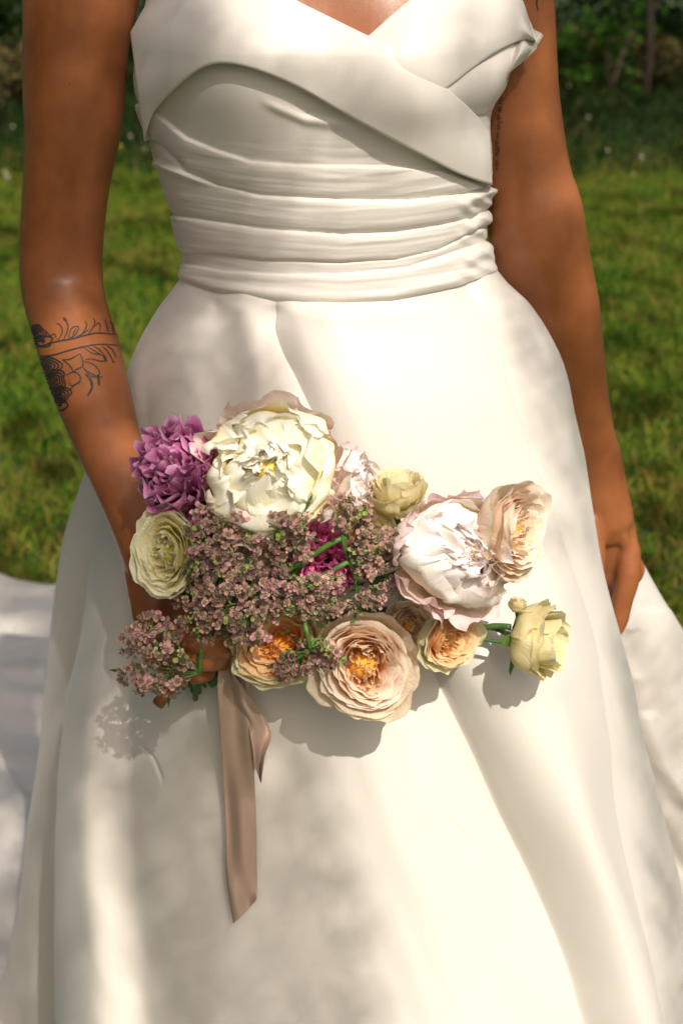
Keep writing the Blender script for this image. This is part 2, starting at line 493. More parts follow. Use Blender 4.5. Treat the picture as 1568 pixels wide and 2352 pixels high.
BODY_BVH = BVHTree.FromPolygons([v.co.copy() for v in body_mesh.vertices], [tuple(p.vertices) for p in body_mesh.polygons])
# hair, pinned up
hv, hf = join([tube_mesh([(-0.008, 0.035, 1.56), (-0.008, 0.03, 1.62), (-0.008, 0.02, 1.67), (-0.008, 0.01, 1.715)], [0.06, 0.082, 0.084, 0.06], [0.05, 0.08, 0.09, 0.06], n=24),
               tube_mesh([(-0.008, 0.12, 1.63), (-0.008, 0.13, 1.67)], [0.04, 0.04], n=18)])
mixed_obj('hair', hv, hf, M_simple('dark_hair', (0.03, 0.015, 0.008), 0.45, var=0.3), person)
# ------------------------------------------------------------------ the gown
def poly(*pts):
    return np.array(pts, float)

# bodice with its draped pleats
PLEATS = [poly((300, 230), (360, 255), (430, 315), (500, 345), (575, 370), (675, 379), (784, 380), (909, 380), (1009, 388), (1070, 410), (1140, 440)),
          poly((340, 318), (368, 332), (430, 394), (500, 425), (600, 447), (784, 458), (934, 460), (1059, 445), (1140, 428)),
          poly((370, 480), (395, 492), (475, 505), (600, 525), (784, 538), (909, 531), (1009, 516), (1084, 500), (1140, 470)),
          poly((400, 572), (418, 578), (500, 585), (600, 598), (784, 603), (909, 596), (1009, 572), (1064, 545), (1140, 512)),
          poly((400, 600), (520, 622), (640, 630), (784, 628), (934, 614), (1049, 576), (1140, 545)),
          poly((400, 650), (425, 657), (500, 680), (600, 696), (700, 704), (784, 705), (900, 698), (1050, 665), (1115, 640), (1150, 625))]
PL_A = [0.0050, 0.0052, 0.0046, 0.0022, 0.0046, 0.0]
def bodice_disp(px, py):
    Y = [np.interp(px, q[:, 0], q[:, 1]) for q in PLEATS]
    d = np.zeros_like(px)
    for k in range(len(Y) - 1):
        t = np.clip((py - Y[k]) / np.maximum(Y[k + 1] - Y[k], 6), 0, 1)
        vary = 0.9 + 0.22 * np.sin(px / 171.0 + k * 2.1)
        prof = np.clip(1 - np.abs(2 * t - 1) ** 3.2, 0, 1) ** 0.55 * vary + 0.25 * (1 - t)
        wob = 2.0 * np.sin(px / 83.0 + k * 3)
        on = ss(-4, 5, py - Y[k] + wob) * (1 - ss(-4, 5, py - Y[k + 1] + wob))
        fade = np.interp(px, [400, 520, 800, 1000, 1120], [0.7, 0.8, 1.0, 1.0, 1.0]) if k != 3 else np.interp(px, [560, 720, 1000, 1080], [0.0, 0.7, 1.0, 0.6])
        d += PL_A[k] * prof * on * fade
    # the drape above the first pleat: a soft diagonal fold under the bust
    yy = np.interp(px, [560, 620, 700, 800], [205, 228, 262, 275])
    d += 0.003 * np.exp(-((py - yy - 14) / 12) ** 2) * ss(590, 640, px) * (1 - ss(740, 830, px))
    yy = np.interp(px, [360, 380, 470, 520], [370, 380, 412, 425])
    d += 0.0025 * np.exp(-((py - yy - 8) / 8) ** 2) * (1 - ss(440, 500, px))
    # gathers crumpled into the side seam
    g = ss(1035, 1085, px) * ss(425, 450, py)
    d += g * (0.0016 * np.sin(py / 11.0 + 0.05 * px) + 0.0009 * np.sin(py / 6.1 - 0.09 * px + 1))
    return d

NU, NV = 520, 380
ang = np.concatenate([np.linspace(-0.25, math.pi + 0.25, 440, endpoint=False), np.linspace(math.pi + 0.25, 2 * math.pi - 0.25, 80, endpoint=False)])
zr = np.linspace(1.335, 1.030, NV)
AA, ZZ = np.meshgrid(ang, zr)
al, ar, bb = [np.interp(ZZ, TZ, q) for q in (T_AL, T_AR, T_BF)]
xx = np.where(np.cos(AA) < 0, al, ar) * np.cos(AA)
yy = -bb * np.sin(AA)
front = np.clip(np.sin(AA) * 2.5, 0, 1)
yy = yy - bust(xx, ZZ) * np.clip(np.sin(AA) * 2, 0, 1) * (AA < math.pi)
V = np.stack([xx, yy, ZZ], -1)
N = np.stack([np.cos(AA) / np.maximum(np.where(np.cos(AA) < 0, al, ar), .01), -np.sin(AA) / bb, 0 * AA], -1)
N /= np.linalg.norm(N, axis=-1)[..., None]
px, py, _ = PX(V)
for _ in range(2):
    dsp = bodice_disp(px, py) * np.clip(np.sin(AA) * 4 + 1.0, 0, 1)
    px, py, _ = PX(V + N * dsp[..., None])
# fine creases running along the drape
yc_ = py - np.interp(px, PLEATS[2][:, 0], PLEATS[2][:, 1])
fine = np.array([noise.noise(Vector((a / 190.0, b / 17.0, 3))) + 0.5 * noise.noise(Vector((a / 110.0 + b / 300.0, b / 8.0, 6))) for a, b in zip(px.ravel(), yc_.ravel())]).reshape(px.shape)
dsp = dsp + 0.0028 * np.exp(-((py - np.interp(px, PLEATS[5][:, 0], PLEATS[5][:, 1]) + 22) / 14) ** 2)
dsp = dsp + 0.0006 * fine * ss(300, 380, py) * (np.sin(AA) > -0.3)
V = V + N * dsp[..., None]
# the seam: bodice ends at the waist line
px, py, _ = PX(V)
ws = np.interp(px, PLEATS[5][:, 0], PLEATS[5][:, 1])
tuck = ss(-7, 5, py - ws)
V = V - N * (0.013 * tuck)[..., None]
nk = np.interp(px, [560, 640, 690, 846, 930, 1000, 1080], [-400, -60, 40, 112, 60, -40, -400])
V = V - N * (0.034 * (1 - ss(-6, 14, py - nk)) * (np.sin(AA) > 0.2))[..., None]
bodice = mesh_obj('bodice', V, grid_faces(NV, NU, True), MAT_DRESS, person)

def band(pairs, off_t, off_b, bulge, name, roll=True, n=200, m=40, lin=(), wr=0.0016, wrap=True, seed=0.0):
    pr = np.array([tuple(q) + (0.0,) * (5 - len(q)) for q in pairs], float)
    r = catmull(pr, n)
    s = np.linspace(0, 1, n)
    rows = []
    def row(t, off, sh=0.0):
        x = r[:, 0] * (1 - t) + r[:, 2] * t; y = r[:, 1] * (1 - t) + r[:, 3] * t
        dx, dy = r[:, 2] - r[:, 0], r[:, 3] - r[:, 1]; L = np.hypot(dx, dy) + 1e-6
        x = x + dx / L * sh; y = y + dy / L * sh
        nz = np.array([noise.noise(Vector((a / 130.0 + seed, b / 85.0, seed))) for a, b in zip(x, y)]) if wr else 0
        o = (off(s) if callable(off) else off) + wr * nz
        return drape(x, y, o, r[:, 4])
    for t in np.linspace(0, 1, m):
        rows.append(row(t, off_t * (1 - t) + off_b * t + bulge * math.sin(math.pi * t)))
    if roll:
        for ph in np.linspace(0, math.pi, 7)[1:]:
            rows.append(row(1.0, off_b / 2 * (1 + math.cos(ph)), sh=off_b * 900 * math.sin(ph) * 0.3))
        rows.append(row(1.0, 0.0006, sh=-26))
    # turn the top edge in
    V = np.array(rows)
    top = V[0] + np.array([0, 0.006, -0.004])
    V = np.concatenate([top[None], V], 0)
    if wrap:
        L1 = V[:, 0] + np.array([0.012, 0.05, 0.0]); L2 = V[:, 0] + np.array([0.004, 0.02, 0.0])
        R2 = V[:, -1] + np.array([-0.002, 0.012, 0.0]); R1 = V[:, -1] + np.array([-0.02, 0.05, 0.0])
        V = np.concatenate([L1[:, None], L2[:, None], V, R2[:, None], R1[:, None]], 1)
    o = mesh_obj(name, V, grid_faces(V.shape[0], V.shape[1]), MAT_DRESS, bodice)
    return o

band([(1000, 210, 1040, 250), (1060, 172, 1075, 262), (1100, 145, 1103, 262), (1140, 118, 1126, 250), (1180, 100, 1160, 203, -0.006), (1204, 88, 1171, 168, -0.022), (1224, 92, 1205, 138, -0.034), (1234, 100, 1231, 112, -0.040)],
     0.006, 0.003, 0.004, 'sleeve_lining', roll=False, n=90, m=20, wrap=False, seed=4.0)
band([(820, 100, 960, 240), (850, 78, 1000, 218), (940, 0, 1040, 190), (1030, -50, 1084, 155), (1120, -45, 1134, 120), (1190, -12, 1175, 99, -0.004), (1215, 45, 1205, 90, -0.02), (1232, 85, 1226, 97, -0.035), (1238, 96, 1233, 104, -0.035)],
     0.006, 0.009, 0.004, 'folded_band', wrap=False, seed=9.0)
band([(299, 75, 331, 322), (345, 0, 356, 252), (420, -60, 428, 178), (520, -80, 490, 145), (600, -45, 570, 152), (680, 0, 680, 195), (762, 41, 790, 258), (846, 82, 900, 318), (905, 106, 975, 357),
      (1024, 202, 1040, 390), (1084, 255, 1085, 408), (1124, 300, 1130, 422)],
     0.009, 0.012, 0.004, 'folded_band', seed=2.0)

# skirt: front layer
FL = poly((600, 440), (655, 420), (665, 398), (729, 346), (793, 319), (842, 290), (1000, 262), (1164, 237), (1240, 215), (1302, 208), (1379, 199), (1492, 185), (1597, 162), (1767, 150), (1917, 142), (2097, 137), (2352, 134), (2900, 120))
FR = poly((590, 1110), (615, 1128), (640, 1152), (700, 1205), (760, 1240), (820, 1272), (870, 1290), (950, 1303), (1000, 1318), (1060, 1333), (1100, 1338), (1200, 1350), (1317, 1369), (1472, 1406), (1667, 1434), (1847, 1474), (1992, 1509), (2142, 1534), (2352, 1551), (2900, 1610))
SZ = np.linspace(1.10, 0.02, 120)
S_CY = np.interp(SZ, [0.0, 0.9, 1.08], [-0.02, 0.0, 0.0])
S_BF = np.interp(SZ, [0.0, 0.3, 0.5, 0.7, 0.85, 0.95, 1.0, 1.04, 1.06, 1.09], [0.44, 0.35, 0.285, 0.225, 0.185, 0.158, 0.143, 0.125, 0.115, 0.096])
S_BF = smooth1(smooth1(S_BF, 4), 4)
S_AL, S_AR = fit_rings(SZ, S_CY, S_BF, FL, FR)
S_AL, S_AR = smooth1(S_AL, 2), smooth1(S_AR, 2)

def fold(px, py, line, A, Vd, wl, wr, s=7.0):
    "knife fold along line (x at py): cloth left of it stands A proud, right of it dips Vd"
    X = np.interp(py, line[:, 1], line[:, 0])
    amp = np.interp(py, line[:, 1], line[:, 2]) if line.shape[1] > 2 else 1.0
    dx = px - X
    left = A * np.exp(-np.maximum(-dx, 0) / wl)
    right = -Vd * np.exp(-np.maximum(dx, 0) / wr)
    k = ss(-s, s, dx)
    return amp * (left * (1 - k) + right * k)

def dense(line):
    return catmull(line, 240)

def crease(px, py, line, A, B, wl, wr, W, s=8.0):
    "valley crease along line: cloth left of it sinks B into it, cloth right of it swells A forward"
    line = dense(line)
    X = np.interp(py, line[:, 1], line[:, 0])
    amp = np.interp(py, line[:, 1], line[:, 2])
    dx = px - X + 2.5 * np.sin(py / 90.0)
    left = -B * np.exp(np.minimum(dx, 0) / wl)
    r = np.maximum(dx, 0)
    right = (-B + (A + B) * (1 - np.exp(-r / wr))) * np.exp(-(r / W) ** 2)
    k = ss(-s, s, dx)
    return amp * (left * (1 - k) + right * k)

F_DART = np.array([(636, 680, 0.0), (636, 700, 0.3), (636, 722, 1.0), (634, 760, 1.0), (652, 815, 1.0), (672, 855, 1.0), (695, 905, 0.9), (716, 950, 0.8), (760, 1040, 0.5), (800, 1130, 0.2), (820, 1200, 0.0)], float)
F_MAIN = np.array([(780, 1000, 0.0), (830, 1160, 0.02), (880, 1300, 0.15), (945, 1440, 0.6), (1000, 1560, 1.0), (1040, 1642, 1.0), (1092, 1742, 1.0), (1150, 1866, 1.0), (1210, 1988, 1.0), (1262, 2110, 1.0), (1310, 2235, 1.0), (1345, 2352, 1.0), (1480, 2800, 1.0)], float)
F_SIDE = np.array([(1072, 650, 0.3), (1078, 690, 1.0), (1092, 725, 1.0), (1128, 785, 0.8), (1165, 870, 0.7), (1205, 985, 0.6), (1250, 1120, 0.45), (1310, 1290, 0.4), (1370, 1470, 0.4), (1410, 1640, 0.35), (1450, 1800, 0.3), (1530, 2352, 0.2)], float)
F_LEFT = np.array([(385, 670, 0.0), (380, 760, 0.7), (370, 900, 0.7), (350, 1100, 0.4), (340, 1300, 0.0)], float)

def skirt_disp(px, py):
    d = crease(px, py, F_DART, 0.017, 0.008, 26, 60, 230, 7)
    d += crease(px, py, F_MAIN, 0.064, 0.016, 60, 100, 330, 24)
    d += crease(px, py, F_SIDE, 0.012, 0.006, 28, 55, 190, 7)
    # soft vertical swells
    def swell(line, A, w):
        line = dense(line)
        X = np.interp(py, line[:, 1], line[:, 0]); a = np.interp(py, line[:, 1], line[:, 2])
        W = w * (0.6 + 0.4 * np.clip((py - 700) / 1600, 0, 1.2))
        return A * a * np.exp(-((px - X) / W) ** 2)
    d += swell(poly((430, 720, .2), (440, 1000, 1), (470, 1500, .7), (520, 2352, .6)), 0.008, 90)
    d += swell(poly((560, 720, .5), (590, 860, 1), (600, 1100, .6), (600, 1400, 0)), 0.006, 60)
    d -= swell(poly((350, 760, 0), (330, 1100, 1), (290, 1800, 1), (330, 2352, 1)), 0.010, 60)
    d += swell(poly((215, 1500, 0), (200, 1800, 1), (230, 2352, 1)), 0.014, 80)
    d += swell(poly((1290, 1600, 0.3), (1330, 1900, 1), (1420, 2352, 1)), 0.014, 110)
    d -= swell(poly((640, 1650, 0), (700, 1900, 1), (800, 2352, 1)), 0.012, 150)
    d += swell(poly((900, 1500, .0), (930, 1800, 1), (1050, 2352, 1)), 0.010, 160)
    # gathers at the waist seam
    g = 1 - ss(0, 90, py - np.interp(px, PLEATS[5][:, 0], PLEATS[5][:, 1]))
    d += g * ss(0, 30, py - np.interp(px, PLEATS[5][:, 0], PLEATS[5][:, 1])) * 0.0030 * (np.exp(-((px - 555) / 30) ** 2) + np.exp(-((px - 1100) / 22) ** 2) - np.exp(-((px - 500) / 20) ** 2))
    return d

def ringed(SZd, angs, SZ, S_AL, S_AR, S_CY, S_BF, back):
    AA, ZZ = np.meshgrid(angs, SZd)
    al, ar, cy, bf = [np.interp(-ZZ, -SZ, q) for q in (S_AL, S_AR, S_CY, S_BF)]
    a = np.where(np.cos(AA) < 0, al, ar)
    b = np.where(np.sin(AA) > 0, bf, bf * back)
    V = np.stack([a * np.cos(AA), cy - b * np.sin(AA), ZZ], -1)
    Nn = np.cross(np.gradient(V, axis=1), np.gradient(V, axis=0))
    Nn /= np.linalg.norm(Nn, axis=-1)[..., None] + 1e-12
    sgn = np.sign((Nn * np.stack([np.cos(AA), -np.sin(AA), 0 * AA], -1)).sum(-1))
    return AA, ZZ, V, Nn * sgn[..., None]
angs = np.concatenate([np.linspace(-0.3, math.pi + 0.3, 1300, endpoint=False), np.linspace(math.pi + 0.3, 2 * math.pi - 0.3, 90, endpoint=False)])
zz = np.concatenate([np.linspace(1.092, 0.40, 620, endpoint=False), np.linspace(0.40, 0.02, 50)])
AA, ZZ, V, N = ringed(zz, angs, SZ, S_AL, S_AR, S_CY, S_BF, 1.0)
px, py, _ = PX(V)
w = np.clip(np.sin(AA) * 3 + 0.4, 0, 1)
d = skirt_disp(px, py) * w
px, py, _ = PX(V + N * d[..., None])
d = skirt_disp(px, py) * w
nzf = np.array([noise.noise(Vector((a * 5.5 / 1, b * 3.2, 7))) for a, b in zip(V[..., 0].ravel(), V[..., 2].ravel())]).reshape(d.shape)
d += 0.0035 * nzf * ss(1.06, 0.9, ZZ)
nz2 = np.array([noise.noise(Vector((a / 60.0 - b / 140.0, b / 260.0 + a / 700.0, 17))) for a, b in zip(px.ravel(), py.ravel())]).reshape(d.shape)
d += 0.0012 * nz2 * w
for ln, A_ in ((poly((1000, 1840), (1040, 1895), (1075, 1920), (1095, 1975)), 0.0012), (poly((330, 1715), (352, 1740), (372, 1790)), 0.0015), (poly((1480, 1620), (1490, 1760)), 0.001)):
    q_ = dense(ln); X_ = np.interp(py, q_[:, 1], q_[:, 0])
    d -= A_ * np.exp(-((px - X_) / 5) ** 2) * ss(ln[0, 1] - 20, ln[0, 1] + 20, py) * (1 - ss(ln[-1, 1] - 20, ln[-1, 1] + 20, py)) * w
V = V + N * d[..., None]
# the skirt rises into the seam under the bodice
skirt = mesh_obj('skirt', V, grid_faces(len(zz), len(angs), True), MAT_DRESS, person)
SKIRT_V = V.copy()

# back layer of the skirt, wider, behind the arms
KL = poly((650, 420), (800, 330), (900, 270), (1000, 230), (1083, 195), (1155, 172), (1232, 144), (1318, 132), (1412, 120), (1542, 107), (1757, 87), (1882, 65), (2107, 40), (2242, 10), (2352, -30), (2900, -200))
KR = poly((650, 1140), (800, 1240), (900, 1290), (1000, 1330), (1100, 1375), (1200, 1425), (1310, 1483), (1350, 1504), (1400, 1534), (1450, 1566), (1500, 1598), (1700, 1700), (2000, 1830), (2352, 1990), (2900, 2200))
BZ = np.linspace(1.03, 0.02, 90)
B_CY = np.interp(BZ, [0, 0.6, 0.95, 1.03], [0.20, 0.17, 0.10, 0.05])
B_BF = np.interp(BZ, [0, 0.6, 0.95, 1.03], [0.14, 0.12, 0.10, 0.07])
B_AL, B_AR = fit_rings(BZ, B_CY, B_BF, KL, KR)
B_AL, B_AR = smooth1(B_AL, 2), smooth1(B_AR, 2)
angs2 = np.linspace(0, 2 * math.pi, 520, endpoint=False)
zz2 = np.linspace(1.03, 0.02, 260)
AA, ZZ, V, N = ringed(zz2, angs2, BZ, B_AL, B_AR, B_CY, B_BF, 2.6)
px, py, _ = PX(V)
def back_disp(px, py):
    d = 0
    for line, A, w in ((poly((1450, 1450, .2), (1440, 1560, 1), (1450, 1700, 1), (1500, 1880, 1), (1568, 2000, 1), (1640, 2100, 0)), -0.016, 22),
                       (poly((1480, 1640, .4), (1520, 1760, 1), (1568, 1830, 1), (1620, 1880, .4)), 0.014, 26),
                       (poly((1500, 1400, .3), (1540, 1600, 1), (1580, 1750, 1), (1640, 1900, .5)), 0.008, 40),
                       (poly((1480, 1950, .3), (1530, 2100, 1), (1568, 2230, 1), (1600, 2400, 1)), -0.012, 26),
                       (poly((1420, 1480, .5), (1450, 1560, 1), (1400, 1700, .2)), 0.008, 20)):
        X = np.interp(py, line[:, 1], line[:, 0]); a = np.interp(py, line[:, 1], line[:, 2], left=0, right=0)
        d = d + A * a * np.exp(-((px - X) / w) ** 2)
    return d
V = V + N * (back_disp(px, py) * np.clip(np.sin(AA) * 3 + 1.0, 0, 1) * (AA < 4))[..., None]
V = V + N * (0.010 * np.sin(AA * 17) * ss(0.9, 0.3, ZZ) * (AA > math.pi))[..., None]
SKIRT_BACK_V = V.copy()
mesh_obj('skirt_back', V, grid_faces(len(zz2), len(angs2), True), MAT_DRESS, person)

# train spread over the grass
tx, ty = np.meshgrid(np.linspace(-1.9, 0.75, 260), np.linspace(0.12, 1.70, 200))
u = (tx + 1.9) / 2.65; v = (ty - 0.12) / 1.58
far = 1.60 - 0.10 * ss(-0.9, 0.1, tx) - 0.5 * ss(-0.9, -1.9, tx) - 0.5 * ss(0.1, 0.75, tx)
ty2 = 0.12 + (far - 0.12) * v
nz = np.array([0.6 * noise.noise(Vector((a * 2.3, b * 3.0, 1))) + 0.45 * noise.noise(Vector((a * 6 + b * 2, b * 7.5, 5))) + 0.12 * noise.noise(Vector((a * 15, b * 18, 9))) for a, b in zip(tx.ravel(), ty2.ravel())]).reshape(tx.shape)
tz = 0.075 + 0.075 * nz + 0.05 * (1 - v)
tz = np.maximum(tz, 0.04) * ss(0, 0.03, 1 - v) + 0.02 * (1 - ss(0, 0.03, 1 - v))
TRAIN_V = np.stack([tx, ty2, tz], -1)
train = mesh_obj('train', np.stack([tx, ty2, tz], -1), grid_faces(200, 260), MAT_DRESS, person)
# ------------------------------------------------------------------ tattoos: ink lines lying on the skin
def M_ink():
    b = NT('tattoo_ink')
    p = b.n('ShaderNodeBsdfPrincipled', Roughness=0.5)
    p.inputs['Base Color'].default_value = (0.016, 0.022, 0.022, 1)
    t = b.n('ShaderNodeBsdfTransparent'); m = b.n('ShaderNodeMixShader')
    f = b.noise(350, 4, 0.7)
    r = b.n('ShaderNodeMapRange'); b.l(f, r.inputs[0]); r.inputs[1].default_value = 0.3; r.inputs[2].default_value = 0.6; r.inputs[3].default_value = 0.55; r.inputs[4].default_value = 0.95
    b.l(r.outputs[0], m.inputs[0]); b.l(t.outputs[0], m.inputs[1]); b.l(p.outputs[0], m.inputs[2]); b.l(m.outputs[0], b.out.inputs[0]); return b.m
MAT_INK = M_ink()
def on_skin(px, py, lift=0.0005):
    d = P(px, py, 0.3) - CAM; d /= np.linalg.norm(d)
    loc, nor, _, _ = BODY_BVH.ray_cast(Vector(CAM), Vector(d))
    if loc is None: return None
    return np.array(loc + nor * lift)
def strokes(name, lines, width):
    V, F = [], []
    for ln in lines:
        w = width
        if isinstance(ln, tuple): ln, w = ln
        c = catmull(np.array(ln, float), max(8, 5 * len(ln)))
        tg = np.gradient(c, axis=0); tg /= np.linalg.norm(tg, axis=1)[:, None] + 1e-9
        nn = np.stack([-tg[:, 1], tg[:, 0]], 1)
        k = np.sin(np.linspace(0.25, math.pi - 0.25, len(c))) ** 0.5
        prev = None
        for q, m, kk in zip(c, nn, k):
            a, b = on_skin(*(q + m * w * kk)), on_skin(*(q - m * w * kk))
            if a is None or b is None or np.linalg.norm(a - b) > 0.012: prev = None; continue
            V += [a, b]; i = len(V)
            if prev: F.append((prev - 2, prev - 1, i - 1, i - 2))
            prev = i
    return mesh_obj(name, np.array(V), np.array(F), MAT_INK, body)
Z = lambda pts: [(x * 0.3066, 658 + y * 0.3066) for x, y in pts]
blob = lambda cx, cy, rx, ry, n, seed: [[(cx + rx * f * math.cos(a) * (1 + .25 * math.sin(3 * a + seed)), cy + ry * f * math.sin(a)) for a in np.linspace(0, 6.5, 16)] for f in np.linspace(0.15, 1.0, n)]
L = []
for pts in ([(240, 465), (330, 440), (420, 415), (560, 390), (650, 365), (740, 350), (870, 362)],
            [(262, 530), (340, 520), (420, 510), (520, 480), (620, 455), (740, 435), (885, 442)]):
    L.append((Z(pts), 1.9))
for pts in ([(440, 405), (470, 340), (455, 290), (425, 280)], [(480, 400), (505, 340), (510, 285), (475, 235)], [(515, 385), (535, 320), (575, 300), (590, 320), (560, 370), (520, 388)],
            [(545, 385), (560, 340), (575, 315)], [(600, 375), (640, 320), (650, 285), (635, 258)], [(560, 388), (620, 355), (670, 320)], [(655, 368), (695, 310), (712, 270), (698, 235)],
            [(710, 300), (735, 275), (750, 300), (745, 335)], [(810, 345), (800, 300), (785, 250)], [(850, 350), (845, 300), (825, 262)], [(350, 330), (380, 370), (410, 355), (430, 400)],
            [(630, 460), (690, 500), (760, 515), (800, 555), (750, 560), (690, 545), (640, 550)], [(660, 455), (720, 490), (770, 520)], [(700, 445), (745, 475), (785, 520)],
            [(620, 560), (690, 580), (735, 620), (745, 660), (700, 680), (650, 640), (625, 600)], [(600, 500), (620, 550), (620, 600), (570, 625), (560, 650)], [(470, 550), (530, 545), (600, 505)],
            [(470, 550), (500, 570), (530, 600), (560, 650)], [(500, 665), (560, 640), (600, 670), (600, 710), (545, 745), (520, 720)], [(630, 620), (680, 650), (740, 680), (770, 675)],
            [(770, 450), (810, 495), (850, 560)], [(800, 445), (845, 480), (870, 540)], [(525, 780), (560, 740), (610, 715)]):
    L.append((Z(pts), 1.5))
for pts in ([(640, 655), (680, 700), (690, 760), (660, 820)], [(735, 660), (740, 700), (745, 745)], [(780, 520), (790, 555)], [(850, 560), (848, 572)], [(478, 232), (500, 262)]):
    L.append((Z(pts), 3.0))
for b_ in blob(285, 350, 55, 62, 4, 1) + blob(330, 410, 70, 40, 2, 4): L.append((Z(b_), 2.3))
for b_ in blob(375, 600, 80, 70, 4, 2) + blob(425, 700, 75, 75, 4, 5) + blob(455, 810, 75, 60, 4, 3) + blob(455, 885, 50, 45, 2, 1): L.append((Z(b_), 2.5))
strokes('tattoo', L, 1.5)
# line of lettering down the other arm, turned sideways
L = []
def glyphs(x, y0, y1, n, tall):
    for i in range(n):
        y = y0 + (y1 - y0) * (i + 0.5) / n
        k = random.choice('oclnei')
        h = (y1 - y0) / n * 0.34
        if k in 'oce': L.append(([(x + 3.5 * math.cos(a), y + h * math.sin(a)) for a in np.linspace(0.6, 6.3 if k == 'o' else 5.4, 9)], 1.2))
        elif k == 'l': L.append(([(x - 4, y), (x + 9, y)], 1.2))
        elif k == 'i': L.append(([(x - 4, y), (x + 4, y)], 1.3))
        else: L.append(([(x - 4, y - h), (x + 3, y - h), (x + 4.5, y), (x + 3, y + h), (x - 4, y + h)], 1.2))
for x, a, b_, n in ((1148, 207, 241, 4), (1149, 245, 258, 2), (1146, 262, 300, 5), (1144, 304, 318, 2), (1141, 321, 358, 5), (1142, 367, 391, 3)):
    glyphs(x, a, b_, n, 1)
L.append(([(1234, -10), (1231, 8), (1235, 26)], 2.0))
L.append(([(1226, -12), (1232, 0)], 2.0))
strokes('tattoo', L, 1.3)
# ------------------------------------------------------------------ flowers
def M_petal(name, stops, trans=0.38, mott=0.12, rough=0.5):
    "colour runs from the petal's foot (0) to its rim (1)"
    b = NT(name)
    uv = b.n('ShaderNodeUVMap'); sp = b.n('ShaderNodeSeparateXYZ'); b.l(uv.outputs[0], sp.inputs[0])
    mp = b.n('ShaderNodeMapping'); mp.inputs['Scale'].default_value = (14, 1.6, 1); b.l(uv.outputs[0], mp.inputs[0])
    vn = b.n('ShaderNodeTexNoise'); vn.inputs['Scale'].default_value = 2.5; vn.inputs['Detail'].default_value = 5; b.l(mp.outputs[0], vn.inputs['Vector'])
    oi = b.n('ShaderNodeObjectInfo')
    a = b.n('ShaderNodeMath', operation='MULTIPLY_ADD'); b.l(vn.outputs['Fac'], a.inputs[0]); a.inputs[1].default_value = mott * 2; a.inputs[2].default_value = -mott - 0.06
    a2 = b.n('ShaderNodeMath', operation='MULTIPLY_ADD'); b.l(oi.outputs['Random'], a2.inputs[0]); a2.inputs[1].default_value = 0.12; b.l(a.outputs[0], a2.inputs[2])
    a3 = b.n('ShaderNodeMath', operation='ADD'); b.l(sp.outputs[1], a3.inputs[0]); b.l(a2.outputs[0], a3.inputs[1])
    c = b.ramp(a3.outputs[0], stops)
    p = b.n('ShaderNodeBsdfPrincipled', Roughness=rough); b.l(c, p.inputs['Base Color']); p.inputs['Specular IOR Level'].default_value = 0.25; p.inputs['Sheen Weight'].default_value = 0.1
    t = b.n('ShaderNodeBsdfTranslucent'); b.l(c, t.inputs[0])
    bp = b.n('ShaderNodeBump', Strength=0.45, Distance=0.0016); b.l(vn.outputs['Fac'], bp.inputs['Height'])
    b.l(bp.outputs[0], p.inputs['Normal']); b.l(bp.outputs[0], t.inputs['Normal'])
    m = b.n('ShaderNodeMixShader'); m.inputs[0].default_value = trans
    b.l(p.outputs[0], m.inputs[1]); b.l(t.outputs[0], m.inputs[2]); b.l(m.outputs[0], b.out.inputs[0])
    return b.m
